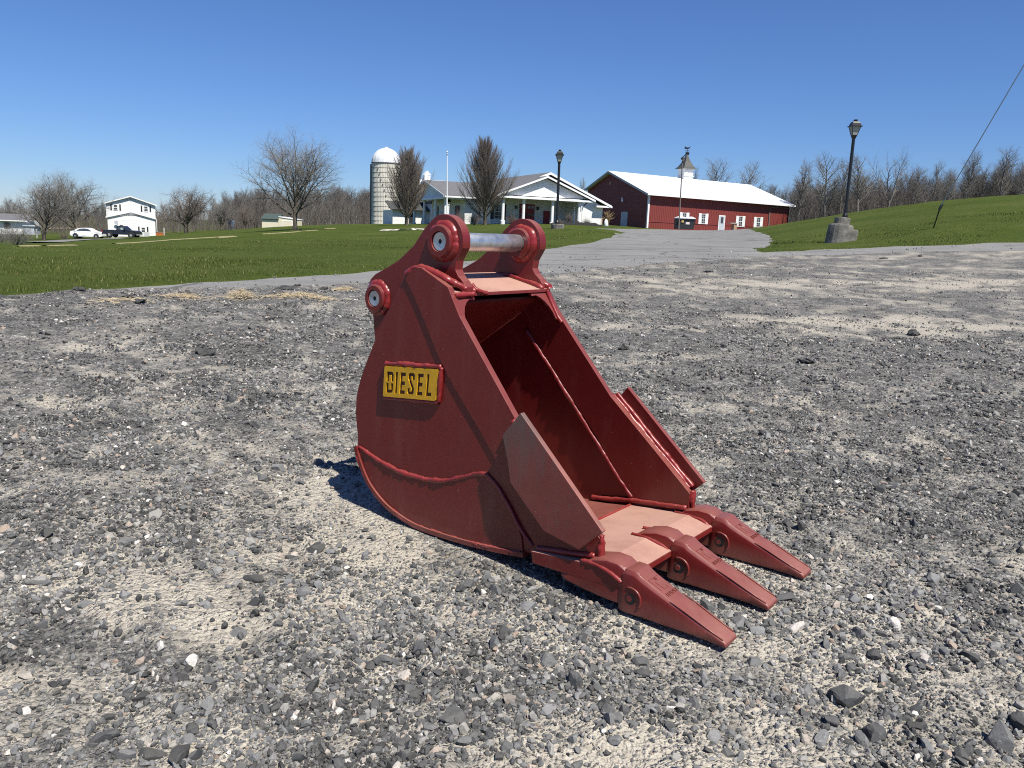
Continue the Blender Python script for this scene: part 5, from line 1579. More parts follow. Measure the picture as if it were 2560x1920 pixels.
# red barn top behind
o = P(1035, 560, 140)
RB = tag(empty('gambrel_barn', o, E1A), 'small red barn with white edged roof, mostly hidden behind the columnar tree', 'barn')
part('wall', M_BARN, RB, lambda b: b.prism([(-4, -2), (4, -2), (4, 4.2), (2.6, 6.2), (0, 7.3), (-2.6, 6.2), (-4, 4.2)], lambda p: (0, p[0], p[1]), lambda p: (5, p[0], p[1])))
rbf = part('roof', M_METALROOF, RB, lambda b: (roofslab(b, [(-.4, -4.3, 4.0), (5.4, -4.3, 4.0), (5.4, -2.7, 6.32), (-.4, -2.7, 6.32)], .12), roofslab(b, [(-.4, -2.7, 6.322), (5.4, -2.7, 6.322), (5.4, 0, 7.5), (-.4, 0, 7.5)], .12), roofslab(b, [(-.4, 0, 7.502), (5.4, 0, 7.502), (5.4, 2.7, 6.32), (-.4, 2.7, 6.32)], .12), roofslab(b, [(-.4, 2.7, 6.322), (5.4, 2.7, 6.322), (5.4, 4.3, 4.0), (-.4, 4.3, 4.0)], .12)))
part('cupola', M_TRIM, rbf, lambda b: (b.box((1.6, -.5, 7.2), (2.6, .5, 8.3)), b.prism([(1.5, 8.3), (2.7, 8.3), (2.1, 9.0)], lambda p: (p[0], -.55, p[1]), lambda p: (p[0], .55, p[1]))))

# --- silo
o = P(964, 560, 125)
SI = tag(empty('silo', (o.x, o.y, o.z)), 'tall concrete stave silo with a white domed roof', 'silo')
SR = 2.12; ztop = P(964, 407, 125).z - o.z; sh = P(964, 373, 125).z - o.z


def staves():
    n = 52
    me = None
    for k in range(n):
        t0 = 2 * math.pi * (k + .04) / n; t1 = 2 * math.pi * (k + .96) / n; tm = (t0 + t1) / 2
        if math.sin(tm) > .35: continue
        b = MB()
        if me is None:
            w = 2 * math.pi / n * .47
            b.prism([(SR * math.cos(-w), SR * math.sin(-w)), (SR + .035, -.06), (SR + .035, .06), (SR * math.cos(w), SR * math.sin(w)), (SR - .12, .08), (SR - .12, -.08)], lambda p: (p[0], p[1], -1.2), lambda p: (p[0], p[1], ztop))
            so = b.build('stave', M_SILO, SI); me = so.data
        else:
            so = bpy.data.objects.new('stave', me); COL.objects.link(so); so.parent = SI
        so.rotation_euler = (0, 0, tm)
staves()
part('inner_wall', M_HOOP, SI, lambda b: b.lathe([(SR - .10, -1.2), (SR - .10, ztop)], 36))
hm = None
for k in range(13):
    hz = .45 + k * (ztop - .6) / 12
    if hm is None:
        ho = part('hoop', M_HOOP, SI, lambda b: b.lathe([(SR + .03, -.022), (SR + .055, -.022), (SR + .055, .022), (SR + .03, .022)], 40, cap=False)); hm = ho.data
    else:
        ho = bpy.data.objects.new('hoop', hm); COL.objects.link(ho); ho.parent = SI
    ho.location.z = hz
dm = part('dome', M_DOME, SI, lambda b: b.lathe([(SR + .12, ztop - .05)] + [((SR + .1) * math.cos(t), ztop + (SR * 1.02) * math.sin(t)) for t in np.radians(np.linspace(4, 89, 12))], 20), smooth=False)
part('dome_rim', M_HOOP, SI, lambda b: b.lathe([(SR + .05, ztop - .16), (SR + .13, ztop - .16), (SR + .13, ztop - .06)], 36, cap=False))
part('filler_pipe', M_HOOP, SI, lambda b: b.tube([(-SR - .12, -.3, -1.2), (-SR - .12, -.3, ztop - .3)], .13, 8))
part('dome_cap', M_DOME, dm, lambda b: b.lathe([(.3, ztop + SR * 1.0), (.25, ztop + SR * 1.07), (.02, ztop + SR * 1.1)], 12))
part('peg', M_HOOP, SI, lambda b: [b.box((SR * math.cos(t) - .08, SR * math.sin(t) - .12, .9 + i * (ztop - 2) / 9), (SR * math.cos(t) + .08, SR * math.sin(t) + .02, 1.15 + i * (ztop - 2) / 9)) for i, t in enumerate(np.radians(np.linspace(-52, -115, 10)))])

# --- two storey house
o = P(391, 592, 125); HS = tag(empty('two_storey_house', (o.x, o.y, o.z), math.radians(24)), 'white two storey house with black shutters at the left', 'house')
HW = 6.75
hb = 5.0  # upper eave height
part('wall', M_WHITE, HS, lambda b: b.prism([(-HW + .12, -.6), (-.08, -.6), (-.08, 3.0), (-HW + .12, 3.0)], lambda p: (p[0], 0, p[1]), lambda p: (p[0], 9, p[1])))
part('upper_wall', M_WHITE, HS, lambda b: b.prism([(-HW, 2.65), (-HW / 2, 3.55), (0, 2.65), (0, 4.75), (-HW / 2, 5.85), (-HW, 4.75)], lambda p: (p[0], -.16, p[1]), lambda p: (p[0], 9, p[1])))
part('roof', M_SHINGLE, HS, lambda b: gable_roof(b, -HW - .25, .25, -HW / 2, 6.0, -.45, 9.2, .326, .12))
part('rake_trim', M_TRIM, HS, lambda b: rake(b, -HW - .25, .25, -HW / 2, 6.0, .326, -.452, .2))
part('belly_trim', M_TRIM, HS, lambda b: (b.prism([(-HW - .1, 2.60), (-HW / 2, 3.52), (-HW / 2, 3.70), (-HW - .1, 2.78)], lambda p: (p[0], -.22, p[1]), lambda p: (p[0], -.162, p[1])), b.prism([(-HW / 2, 3.52), (.1, 2.60), (.1, 2.78), (-HW / 2, 3.70)], lambda p: (p[0], -.22, p[1]), lambda p: (p[0], -.162, p[1]))))
for (x, z, yy) in ((-5.75, 3.75, -.16), (-1.60, 3.72, -.16), (-2.1, .55, 0)):
    window(HS, x, yy, z, .62, .85, M_TRIM, M_GLASS, bars=(0, 0), t=.08); shutter(HS, x - .40, yy, z - .02, .20, .92, M_SHUT); shutter(HS, x + .82, yy, z - .02, .20, .92, M_SHUT)
window(HS, -5.0, 0, 1.0, .42, .6, M_SHUT, M_GLASS, bars=(0, 0))
part('vent', M_DOOR, HS, lambda b: b.box((-HW / 2 - .1, -.19, 5.2), (-HW / 2 + .1, -.161, 5.5)))
part('foundation', M_PALE, HS, lambda b: b.box((-HW + .1, -.04, -1.2), (-.06, -.002, -.05)))
part('downspout', M_TRIM, HS, lambda b: b.tube([(.12, -.2, -.3), (.12, -.2, 2.6)], .05, 6))
part('satellite_dish', M_DOOR, HS, lambda b: (b.lathe([(.02, .05), (.26, -.03), (.28, -.05)], 12, 'y', (-5.45, -.35, 1.95)), b.tube([(-5.45, -.3, 1.9), (-5.3, .0, 1.7)], .03, 5)))

# --- white building at the far left edge
o = P(66, 580, 140); FB = tag(empty('ranch_house', (o.x, o.y, o.z), math.radians(14)), 'low white house behind the shrub at the left edge', 'house')
part('wall', M_WHITE, FB, lambda b: b.box((-14, 0, -1.5), (0, 7, 1.9)))
part('roof', M_SHINGLE, FB, lambda b: roofslab(b, [(-14.5, -.6, 1.9), (.5, -.6, 1.9), (.5, 3.5, 3.0), (-14.5, 3.5, 3.0)], .12))
part('gutter', M_TRIM, FB, lambda b: b.box((-14.5, -.7, 1.75), (.5, -.602, 1.92)))
for xx in (-9.5, -6.5, -3.4): part('window', M_GLASS, FB, lambda b: b.box((xx, -.05, .5), (xx + 1.0, -.005, 1.5)))
part('porch', M_DOOR, FB, lambda b: (b.box((.01, -1.2, -1.5), (1.6, 2, 1.0)), b.box((-.1, -1.4, 1.0), (1.8, 2, 1.2))))

# --- cream shed
o = P(655, 569, 110); SH = tag(empty('cream_shed', (o.x, o.y, o.z), math.radians(-2)), 'cream shed with green roof and a lean-to, left of the large tree', 'shed')
k = 110 / F_PX
part('wall', M_CREAM, SH, lambda b: b.box((0, 0, -.5), (42 * k, 3, 21 * k)))
part('lean_to', M_CREAM, SH, lambda b: b.prism([(42 * k + .003, -.5), (84 * k, -.5), (84 * k, 22 * k), (42 * k + .003, 27 * k)], lambda p: (p[0], -.05, p[1]), lambda p: (p[0], 2.8, p[1])))
part('roof', M_GREENROOF, SH, lambda b: (roofslab(b, [(-.1, -.2, 21.5 * k), (42 * k - .01, -.2, 21.5 * k), (42 * k - .01, 1.5, 35 * k), (-.1, 1.5, 35 * k)], .08), roofslab(b, [(-.1, 1.5, 35.03 * k), (42 * k - .01, 1.5, 35.03 * k), (42 * k - .01, 3.2, 22 * k), (-.1, 3.2, 22 * k)], .08)))
part('roof_trim', M_TRIM, SH, lambda b: b.prism([(42 * k, 27 * k), (85 * k, 22 * k), (85 * k, 23.5 * k), (42 * k, 28.7 * k)], lambda p: (p[0], -.12, p[1]), lambda p: (p[0], 2.9, p[1])))
part('door', M_CREAM, SH, lambda b: b.box((53 * k, -.10, .05), (74 * k, -.052, 17 * k)))
part('door_trim', M_TRIM, SH, lambda b: (b.box((51 * k, -.11, 0), (53 * k - .003, -.052, 19 * k)), b.box((74 * k + .003, -.11, 0), (76 * k, -.052, 19 * k)), b.box((53 * k, -.11, 17 * k + .003), (74 * k, -.052, 19 * k))))

# ------------------------------------------------------------------ lamp posts, flagpole, yard lamp, guy wire
def lantern(parent, c, s, lean=(0, 0, 1)):
    """four sided tapered lantern; c is the pole top"""
    x, y, z = c
    def sq(b, prof):
        v = []; f = []
        for r, h in prof: v += [(x + r * a * s, y + r * q * s, z + h * s) for a, q in ((-1, -1), (1, -1), (1, 1), (-1, 1))]
        for i in range(len(prof) - 1):
            for k in range(4): q = (k + 1) % 4; f.append((i * 4 + k, i * 4 + q, i * 4 + 4 + q, i * 4 + 4 + k))
        f += [(3, 2, 1, 0), tuple(4 * len(prof) - 4 + k for k in range(4))]; b.add(v, f)
    ln = part('lantern', M_BLACK, parent, lambda b: (sq(b, [(.07, 0), (.11, .10), (.135, .20), (.12, .21)]), [b.tube([(x + .13 * a * s, y + .13 * q * s, z + .2 * s), (x + .245 * a * s, y + .245 * q * s, z + .66 * s)], .016 * s, 5) for a, q in ((-1, -1), (1, -1), (1, 1), (-1, 1))]))
    part('lamp_glass', M_LAMPGLASS, ln, lambda b: sq(b, [(.125, .205), (.235, .655)]))
    part('lamp_cap', M_BLACK, ln, lambda b: (sq(b, [(.32, .65), (.32, .69), (.25, .705), (.225, .83), (.16, .92), (.08, .945), (.07, .99), (.10, 1.0), (.10, 1.03), (.04, 1.05)])))
    return ln


def lamp_post(px0, py0, px1, py1, D, label, s, pr, blocks):
    a, t = P(px0, py0, D), P(px1, py1, D)
    e = tag(empty('lamp_post', a), label, 'lamp post', 'black lantern lamp posts')
    d = t - a
    part('pole', M_BLACK, e, lambda b: (b.tube([(0, 0, -.2), d], pr, 12), b.lathe([(pr * 1.7, -.1), (pr * 1.7, .10), (pr * 1.05, .2)], 12)), smooth=False)
    lantern(e, tuple(d), s)
    return e, a


e, a = lamp_post(2112, 545, 2134, 347, 33, 'right lamp post, tilted, standing on a rough concrete block', .70, .062, None)
bl = part('concrete_base', M_CONC, e, lambda b: b.lathe([(.52, -1.2), (.50, -.62), (.48, -.36), (.45, -.28), (.31, -.27), (.30, -.02), (.27, .0)], 16, 'z', (-.10, 0, 0)), bevel=.02)
bl.rotation_euler = (0.0, 0.09, 0.3)
b = MB(); b.box((.10, -.45, -1.0), (.46, .1, -.42)); o2 = b.build('concrete_lump', M_CONC, e, bevel=.05); o2.rotation_euler = (0, .12, .2)
e, a = lamp_post(1392, 560, 1398, 411, 45, 'centre lamp post in front of the white building', .74, .07, None)
part('concrete_base', M_CONC, e, lambda b: b.lathe([(.36, -.6), (.36, -.02), (.30, .0)], 14, 'z', (.05, 0, 0)), bevel=.02)
# small lamp by the porch
a = P(1434, 563, 87); e = tag(empty('garden_lamp', a), 'short lamp on a blue post beside the porch wall', 'lamp post')
part('pole', M_BLUE, e, lambda b: b.tube([(0, 0, -.3), (0, 0, 1.5)], .06, 8)); lantern(e, (0, 0, 1.5), .42)
# flagpole
a = P(1117, 566, 76); t = P(1118, 380, 76); e = tag(empty('flagpole', a), 'bare white flagpole in front of the porch wing', 'flagpole')
d = t - a
part('pole', M_TRIM, e, lambda b: b.tube([(0, 0, -.3), d * .3, d], [.075, .065, .032], 10))
part('finial', M_DOME, e, lambda b: b.lathe([(.01, -.08), (.08, -.03), (.085, .03), (.03, .09)], 10, 'z', tuple(d))); part('truck', M_HOOP, e, lambda b: b.lathe([(.05, -.28), (.08, -.25), (.05, -.2)], 8, 'z', tuple(d)))
a2 = P(1120, 540, 78); e2 = tag(empty('white_post', (a2.x, a2.y, g1(a2.x, a2.y))), 'white square post beside the flagpole foot', 'post')
hgt = P(1120, 511, 78).z - g1(a2.x, a2.y)
part('shaft', M_TRIM, e2, lambda b: b.box((-.10, -.10, -.3), (.10, .10, hgt - .08))); part('cap', M_TRIM, e2, lambda b: b.box((-.13, -.13, hgt - .078), (.13, .13, hgt)))
# yard lamp before the barn
a = P(1697, 572, 112); t = P(1706, 404, 112); e = tag(empty('yard_lamp', a), 'tall thin yard lamp with a curved arm in front of the barn', 'lamp post'); d = t - a
part('pole', M_HOOP, e, lambda b: b.tube([(0, 0, -.3), d], [.10, .075], 8))
part('arm', M_BLACK, e, lambda b: b.tube([d, d + Vector((.0, 0, .35)), d + Vector((.15, -.1, .75)), d + Vector((.5, -.2, .95))], .07, 6))
part('lamp_head', M_BLACK, e, lambda b: b.lathe([(.30, .1), (.26, .22), (.12, .4), (.05, .45)], 12, 'z', (d.x, d.y - .15, d.z + .2)))
part('lamp_glass', M_LAMPGLASS, e, lambda b: b.lathe([(.05, -.12), (.2, -.02), (.24, .098)], 12, 'z', (d.x, d.y - .15, d.z + .2)))
part('floodlight', M_BLACK, e, lambda b: b.box((d.x + .3, d.y - .5, d.z + .85), (d.x + .75, d.y - .05, d.z + 1.2)))
# guy wire
a, m1, t = P(2334, 571, 33), P(2351, 517, 32.5), P(2700, -75, 27)
e = tag(empty('guy_wire', a), 'utility pole guy wire running down to an anchor rod in the grass', 'cable')
part('anchor_rod', M_BLACK, e, lambda b: b.tube([(-.06, 0, -.25), m1 - a], .026, 8)); part('wire', M_CABLE, e, lambda b: b.tube([m1 - a, t - a], .019, 6))
part('turnbuckle', M_BLACK, e, lambda b: b.tube([m1 - a + Vector((-.03, 0, -.12)), m1 - a + Vector((.06, 0, .1))], .055, 8))

# ------------------------------------------------------------------ vehicles and things near the house
def wheel(parent, x, y, z, r, w, sgn):
    wo = part('wheel', M_TYRE, parent, lambda b: b.lathe([(r * .6, -w / 2), (r * .94, -w / 2), (r, -w * .3), (r, w * .3), (r * .94, w / 2), (r * .6, w / 2)], 20, 'y', (x, y, z)))
    part('rim', M_RIM, wo, lambda b: b.lathe([(.01, sgn * (w / 2 + .012)), (r * .2, sgn * (w / 2 + .02)), (r * .62, sgn * (w / 2 - .01))], 14, 'y', (x, y, z), cap=False))


def body_prism(b, prof, w, tuck=.08):
    """side profile extruded across the width, narrower above the belt line"""
    zb = .95
    f = lambda s: (lambda p: (p[0], s * (w / 2 - (tuck + (p[1] - zb) * .28 if p[1] > zb else 0)), p[1]))
    b.prism(prof, f(-1), f(1))


a = P(222, 594.5, 112); C1 = tag(empty('white_car', (a.x, a.y, g1(a.x, a.y) + .02), math.radians(5)), 'white fastback car parked on the driveway left of the house', 'car')
L = 4.3
car = [(-2.1, .35), (-2.13, .62), (-2.05, .92), (-1.75, 1.0), (-1.05, 1.36), (-.2, 1.44), (.35, 1.38), (1.0, 1.02), (1.75, .90), (2.1, .68), (2.12, .35), (1.75, .24), (-1.75, .24)]
part('body', M_CARW, C1, lambda b: body_prism(b, car, 1.75), bevel=.04)
part('window', M_GLASS, C1, lambda b: b.prism([(-1.25, 1.04), (-.85, 1.29), (-.2, 1.36), (.25, 1.30), (.72, 1.03)], lambda p: (p[0], -.875 + .09 + (p[1] - .95) * .28 - .02, p[1]), lambda p: (p[0], -.875 + .09 + (p[1] - .95) * .28 + .03, p[1])))
for xx in (-1.38, 1.35):
    part('wheel_arch', M_TYRE, C1, lambda b: b.lathe([(.36, -.885), (.36, -.80)], 18, 'y', (xx, 0, .34))); wheel(C1, xx, -.86, .31, .31, .2, -1); wheel(C1, xx, .80, .31, .31, .2, 1)
part('headlight', M_GLASS, C1, lambda b: b.box((1.93, -.80, .66), (2.10, -.45, .78))); part('tail_light', M_REDLAMP, C1, lambda b: b.box((-2.135, -.82, .72), (-2.03, -.45, .86)))
a = P(307, 598, 111); T1 = tag(empty('pickup_truck', (a.x, a.y, g1(a.x, a.y) + .02), math.radians(2)), 'black pickup truck parked in front of the white house', 'truck')
tr = [(-2.35, .45), (-2.35, 1.02), (-.45, 1.04), (-.42, 1.55), (-.30, 1.62), (.45, 1.60), (.95, 1.10), (2.05, 1.02), (2.25, .85), (2.25, .45)]
part('body', M_TRUCK, T1, lambda b: body_prism(b, tr, 1.85, .02), bevel=.04)
part('window', M_GLASS, T1, lambda b: b.prism([(-.32, 1.12), (-.28, 1.50), (.05, 1.52), (.06, 1.12)], lambda p: (p[0], -.90 + (p[1] - .95) * .28, p[1]), lambda p: (p[0], -.85 + (p[1] - .95) * .28, p[1])))
part('windshield', mat('sky_glass', (.32, .42, .42), .15), T1, lambda b: b.prism([(.13, 1.12), (.13, 1.50), (.43, 1.50), (.80, 1.14)], lambda p: (p[0], -.905 + (p[1] - .95) * .28, p[1]), lambda p: (p[0], -.84 + (p[1] - .95) * .28, p[1])))
for xx in (-1.35, 1.55):
    part('wheel_arch', M_TYRE, T1, lambda b: b.lathe([(.44, -.935), (.44, -.85)], 18, 'y', (xx, 0, .42))); wheel(T1, xx, -.90, .38, .38, .24, -1); wheel(T1, xx, .84, .38, .38, .24, 1)
part('tail_light', M_REDLAMP, T1, lambda b: b.box((-2.37, -.925, .72), (-2.26, -.70, 1.0))); part('bumper', M_RIM, T1, lambda b: b.box((2.255, -.85, .42), (2.36, .85, .6)))
part('side_mirror', M_BLACK, T1, lambda b: b.box((.62, -1.08, 1.12), (.76, -.9, 1.3)))
a = P(350, 597, 114); TR = tag(empty('utility_trailer', (a.x, a.y, g1(a.x, a.y))), 'low white trailer beside the front of the black pickup', 'trailer')
part('bed', M_TRIM, TR, lambda b: (b.box((-1.2, -.8, .12), (1.0, .8, .28)), b.box((.85, -.8, .281), (1.0, .8, .75)), b.box((-1.2, .7, .281), (.84, .8, .5))))
part('rail', M_BLACK, TR, lambda b: [b.tube([(-1.1 + i * .45, -.78, .28), (-1.1 + i * .45, -.78, .62)], .03, 5) for i in range(5)])
wheel(TR, -.1, -.85, .22, .22, .15, -1)
a = P(402, 591, 118); OB = tag(empty('storage_tote', (a.x, a.y, g1(a.x, a.y))), 'orange plastic bin at the right corner of the white house', 'bin')
part('tub', M_ORANGE, OB, lambda b: b.prism([(-.5, 0), (.5, 0), (.58, .45), (-.58, .45)], lambda p: (p[0], -.35, p[1]), lambda p: (p[0], .35, p[1]))); part('lid', M_TAN, OB, lambda b: b.box((-.62, -.4, .452), (.62, .4, .52)))
for px, top, lab in ((411, 571, 'thin white post right of the two storey house'), (93, 574, 'thin white post at the left, beside the leftmost tree')):
    a = P(px, 597 if px < 200 else 591, 112); z = g1(a.x, a.y); h = P(px, top, 112).z - z
    e = tag(empty('marker_post', (a.x, a.y, z)), lab, 'post'); part('shaft', M_PALE, e, lambda b: b.box((-.08, -.05, -.3), (.08, .05, h))); part('cap', M_TRIM, e, lambda b: b.box((-.1, -.07, h + .002), (.1, .07, h + .05)))


# people under the small tree
def person(px, py, D, h, label, pose, cloth):
    a = P(px, py, D); z = g1(a.x, a.y)
    s = h / 1.75
    J = dict(pel=(0, 0, .95), ch=(.02 + pose * .06, 0, 1.28), nk=(.03 + pose * .1, 0, 1.48), hd=(.04 + pose * .13, -.02, 1.66), kl=(-.12, -.06, .50), fl=(-.17, .02, .06), tl=(-.17, -.12, .02), kr=(.10, -.05, .50), fr=(.17, .02, .06), tr=(.17, -.12, .02),
             hl=(-.10, 0, .93), hr=(.10, 0, .93), sl=(-.17 + pose * .08, 0, 1.42), el=(-.25, -.05, 1.14), wl=(-.23, -.16, .90), sr=(.21 + pose * .08, 0, 1.42), er=(.29, -.05, 1.14), wr=(.26, -.18, .92))
    R = dict(pel=.13, ch=.16, nk=.06, hd=.10, kl=.065, fl=.05, tl=.04, kr=.065, fr=.05, tr=.04, hl=.09, hr=.09, sl=.07, el=.045, wl=.04, sr=.07, er=.045, wr=.04)
    E_ = [('pel', 'ch'), ('ch', 'nk'), ('nk', 'hd'), ('pel', 'hl'), ('hl', 'kl'), ('kl', 'fl'), ('fl', 'tl'), ('pel', 'hr'), ('hr', 'kr'), ('kr', 'fr'), ('fr', 'tr'), ('ch', 'sl'), ('sl', 'el'), ('el', 'wl'), ('ch', 'sr'), ('sr', 'er'), ('er', 'wr')]
    ks = list(J); me = bpy.data.meshes.new('body'); me.from_pydata([tuple(c * s for c in J[k]) for k in ks], [(ks.index(p), ks.index(q)) for p, q in E_], []); me.materials.append(cloth)
    e = tag(empty('person', (a.x, a.y, z)), label, 'person', 'people under the small bare tree')
    o = bpy.data.objects.new('body', me); COL.objects.link(o); o.parent = e
    sk = o.modifiers.new('skin', 'SKIN'); o.modifiers.new('sub', 'SUBSURF').levels = 1
    for i, k in enumerate(ks):
        sv = me.skin_vertices[0].data[i]; sv.radius = (R[k] * s, R[k] * s); sv.use_root = k == 'pel'
    part('head', M_SKIN, e, lambda b: b.lathe([(.02 * s, -.12 * s), (.085 * s, -.06 * s), (.105 * s, .02 * s), (.08 * s, .1 * s), (.02 * s, .125 * s)], 12, 'z', tuple(c * s for c in J['hd'])), smooth=True)
    part('hair', M_SHUT, e, lambda b: b.lathe([(.112 * s, .02 * s), (.10 * s, .08 * s), (.05 * s, .13 * s), (.01 * s, .14 * s)], 12, 'z', tuple(c * s for c in J['hd'])), smooth=True)
    return e


person(575, 577, 116, 1.75, 'person in dark clothes standing right of the small crooked tree', 0.3, M_DENIM)
person(583, 576, 117, 1.55, 'person in blue grey clothes standing right of the one in dark clothes', -0.2, mat('blue_grey_clothes', (.10, .13, .18), .8))

# dumpster
a = P(1710, 570, 113); D1 = tag(empty('dumpster', (a.x, a.y, P(1710, 571, 113).z), E1A - .25), 'black dumpster with white lids in front of the barn', 'dumpster')
part('body', mat('dumpster_paint', (.018, .022, .024), .5, .3, 3), D1, lambda b: (b.prism([(-1.2, -.1), (1.05, -.1), (1.25, 1.28), (-1.25, 1.28)], lambda p: (p[0], -.85, p[1]), lambda p: (p[0], .75, p[1]))), bevel=.02)
part('rim', M_BLACK, D1, lambda b: (b.box((-1.3, -.93, 1.10), (1.3, -.853, 1.28)), b.box((-1.34, -.6, .5), (-1.262, .4, .8)), b.box((1.24, -.6, .6), (1.34, .4, .85))))
for s in (-1, 1):
    part('lid', M_TRIM, D1, lambda b: b.prism([(s * .04, 1.30), (s * 1.28, 1.30), (s * 1.25, 1.42), (s * .7, 1.62), (s * .2, 1.48), (s * .04, 1.42)], lambda p: (p[0], -.88, p[1]), lambda p: (p[0], .8, p[1])), bevel=.04)
part('sticker', M_YSTICK, D1, lambda b: b.box((-.75, -.945, .78), (-.42, -.932, 1.05))); part('sticker', M_RSTICK, D1, lambda b: b.box((-.12, -.915, .55), (.42, -.87, .85)))
# table by the right windows
a = P(1832, 571, 117); TB = tag(empty('table', (a.x, a.y, P(1832, 570, 117).z), E1A), 'small wooden table with a pale slab top beside a barn window', 'table')
part('tabletop', M_PALE, TB, lambda b: b.box((-.75, -.4, .62), (.75, .4, .72))); part('leg', M_TAN, TB, lambda b: b.box((-.05, -.3, -.3), (.45, .3, .618)))
# mulch bed, pampas, pale bags
def heap(name, x0, x1, y, D, h, m, label=None, cat=None, kind=None, seed=1, dep=1.4):
    r = random.Random(seed); n = 26; A, B = P(x0, y[0], D), P(x1, y[1], D); v = []; f = []
    for i in range(n + 1):
        c = A + (B - A) * (i / n); z = g1(c.x, c.y); e_ = math.sin(math.pi * i / n) ** .35
        for j, (dy, hh) in enumerate(((-dep, -.1), (-dep * .6, .75), (0, 1), (dep * .6, .8), (dep, -.1))):
            v.append((c.x + r.uniform(-.1, .1), c.y + dy, z + (h * hh * e_ * r.uniform(.75, 1.15) if hh > 0 else -.1)))
    for i in range(n):
        for j in range(4): q = i * 5 + j; f.append((q, q + 5, q + 6, q + 1))
    o = raw_mesh(name, np.array(v), np.array(f), m); tag(o, label, cat, None, kind); return o
heap('mulch_bed', 1375, 1505, (566, 566), 88, .42, M_MULCH, kind='structure')
a = P(1518, 571, 92); PG = tag(empty('pampas_grass', (a.x, a.y, g1(a.x, a.y))), 'dry tan clump of ornamental grass at the corner of the white building', 'plant')
def pamp(b):
    r = random.Random(4)
    for i in range(90):
        t = r.uniform(0, 6.28); l = r.uniform(.9, 1.9); s = r.uniform(.1, .8)
        b.tube([(0, 0, -.1), (math.cos(t) * s * .4, math.sin(t) * s * .4, l * .65), (math.cos(t) * s * 1.2, math.sin(t) * s * 1.2, l * (1 - .25 * s))], [.02, .022, .005], 3, cap=False)
part('blades', M_PAMPAS, PG, pamp, kind='stuff')
part('stem', M_TWIGR, PG, lambda b: b.lathe([(.22, -.2), (.16, .25), (.02, .3)], 8))
a = P(1514, 573, 90); e = tag(empty('white_sack', (a.x, a.y, g1(a.x, a.y))), 'white sack leaning at the corner of the white building', 'sack')
part('sack_body', M_TRIM, e, lambda b: b.lathe([(.16, -.1), (.24, .1), (.22, .5), (.10, .75), (.03, .8)], 10), smooth=True); part('tie', M_TAN, e, lambda b: b.lathe([(.07, .76), (.07, .79)], 8))
# stone border pieces on the crest of the lawn
r = random.Random(8)
for i, (px, py, w, lab) in enumerate([(970, 565, 1.3, 'leftmost pale slab of the stone border on the lawn crest'), (990, 563, 1.0, 'second pale slab from the left in the lawn crest border'), (1012, 566, 1.5, 'pale slab in the lawn crest border below the left columnar tree'), (1036, 564, 1.2, 'pale slab in the lawn crest border right of the left columnar tree'), (1057, 564, 1.1, 'rightmost pale slab of the lawn crest border, next to the bucket ear')]):
    p = P(px, py, 62); z = g1(p.x, p.y)
    v, f = rock_shape(np.random.default_rng(60 + i), 1); v = v * np.array([w * .5, .25, .11])
    o = raw_mesh('border_slab', v, f, M_PALE); o.location = (p.x, p.y, z + .06); o.rotation_euler = (0, r.uniform(-.12, .12), r.uniform(-.2, .2)); tag(o, lab, 'stone slab', 'pale slabs along the lawn crest')
p = P(745, 577, 69); e = heap('tree_mulch', 728, 752, (578, 577), 69, .14, M_MULCH, kind='structure', seed=3, dep=.5)

# ------------------------------------------------------------------ straw, asphalt chunks along the lot edge
def straw(px, py, w, d, n, label, seed, hh=.05):
    p = G(px, py); r = np.random.default_rng(seed); z0 = float(lotz([p.x], [p.y])[0])
    x = r.normal(0, w * .33, n); y = r.normal(0, d * .33, n); z = lotz(p.x + x, p.y + y) - z0 + hh * np.exp(-(x / w * 2) ** 2 - (y / d * 2) ** 2) * r.random(n)
    a = r.uniform(0, 6.28, n); L = r.uniform(.05, .14, n); up = r.uniform(-.1, .35, n) * L; t = .003
    A = np.column_stack([x, y, z + .004]); Bv = A + np.column_stack([np.cos(a) * L, np.sin(a) * L, up]); nrm = np.column_stack([-np.sin(a), np.cos(a), np.zeros(n)]) * t
    v = np.stack([A - nrm, A + nrm, Bv + nrm * .5, A + np.array([0, 0, t * 1.6]), Bv], 1); f = np.array([(0, 1, 2), (0, 2, 4), (1, 3, 2), (3, 4, 2), (0, 4, 3)])
    o = raw_mesh('straw_pile', v.reshape(-1, 3), (f[None] + (np.arange(n) * 5)[:, None, None]).reshape(-1, 3), M_STRAW); o.location = (p.x, p.y, z0)
    tag(o, label, 'straw', 'straw scattered along the lot edge', 'stuff')
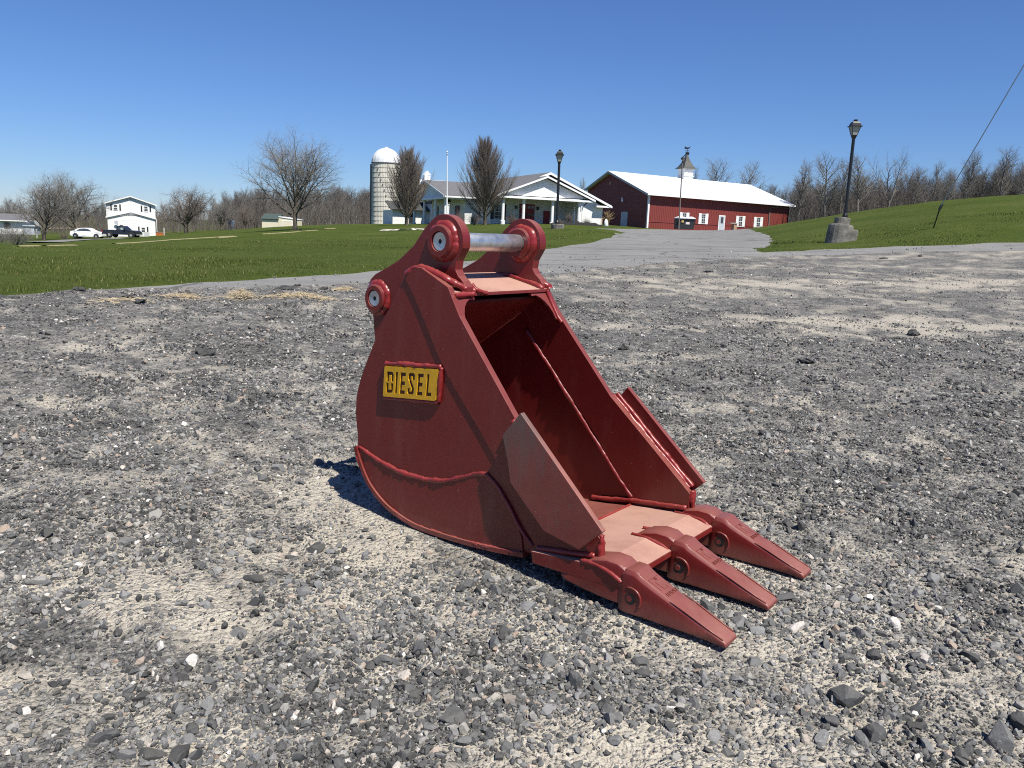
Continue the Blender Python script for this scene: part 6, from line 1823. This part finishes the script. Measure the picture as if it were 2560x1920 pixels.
straw(605, 741, .30, .25, 260, 'compact tan tuft of straw on the lot edge', 1, .10)
straw(755, 742, .65, .3, 380, 'widest spread of loose straw, just left of the bucket', 2, .05)
straw(460, 747, .4, .2, 160, 'thin scatter of straw around a dark chunk', 3, .03)
straw(300, 753, .5, .3, 110, 'sparse brown straw at the left of the straw row', 4, .02)
straw(862, 722, .25, .15, 130, 'small straw wisp against the bucket rear', 5, .03)
for i, (px, py, L, fl, lab) in enumerate([(200, 729, .24, .45, 'upright black chunk of broken asphalt at the grass edge'), (20, 743, .36, .25, 'flat grey slab of asphalt at the far left grass edge'), (712, 723, .40, .25, 'long black asphalt piece above the widest straw'), (810, 722, .20, .5, 'black asphalt chunk nearest the bucket rear'), (745, 715, .30, .2, 'thin dark asphalt piece at the road edge'),
        (322, 740, .30, .35, 'dark asphalt lump left of the straw row'), (365, 736, .16, .4, 'small black asphalt lump by the road end'), (350, 757, .34, .22, 'flat dark asphalt piece in the brown straw'), (515, 877, .36, .35, 'black asphalt crumbs in the gravel left of the bucket'), (650, 812, .24, .3, 'black asphalt lump in the middle of the left gravel'),
        (2212, 645, .5, .3, 'black asphalt lump left of two on the right lot edge'), (2300, 642, .34, .4, 'black asphalt lump right of two on the right lot edge'), (1770, 680, .3, .3, 'small black asphalt piece on the far lot'), (1560, 868, .36, .3, 'black asphalt crumbs right of the bucket opening'), (2015, 905, .30, .3, 'dark asphalt crumbs on the right gravel'), (2285, 835, .40, .4, 'large black asphalt lump on the right gravel'), (470, 738, .18, .8, 'tan and dark lump of soil in the thin straw')]):
    p = G(px, py); z = float(lotz([p.x], [p.y])[0]); v, f = rock_shape(np.random.default_rng(300 + i), 2); v = v * np.array([.34, .24, .32 * fl]) * L
    v += (np.random.default_rng(i).normal(size=v.shape)) * L * .018
    o = raw_mesh('asphalt_chunk', v, f, M_ASPHCHUNK); o.location = (p.x, p.y, z + L * fl * .12); o.rotation_euler = (0, 0, .3 * i if i > 3 else .1); tag(o, lab, 'asphalt chunk', 'broken asphalt on the lot')
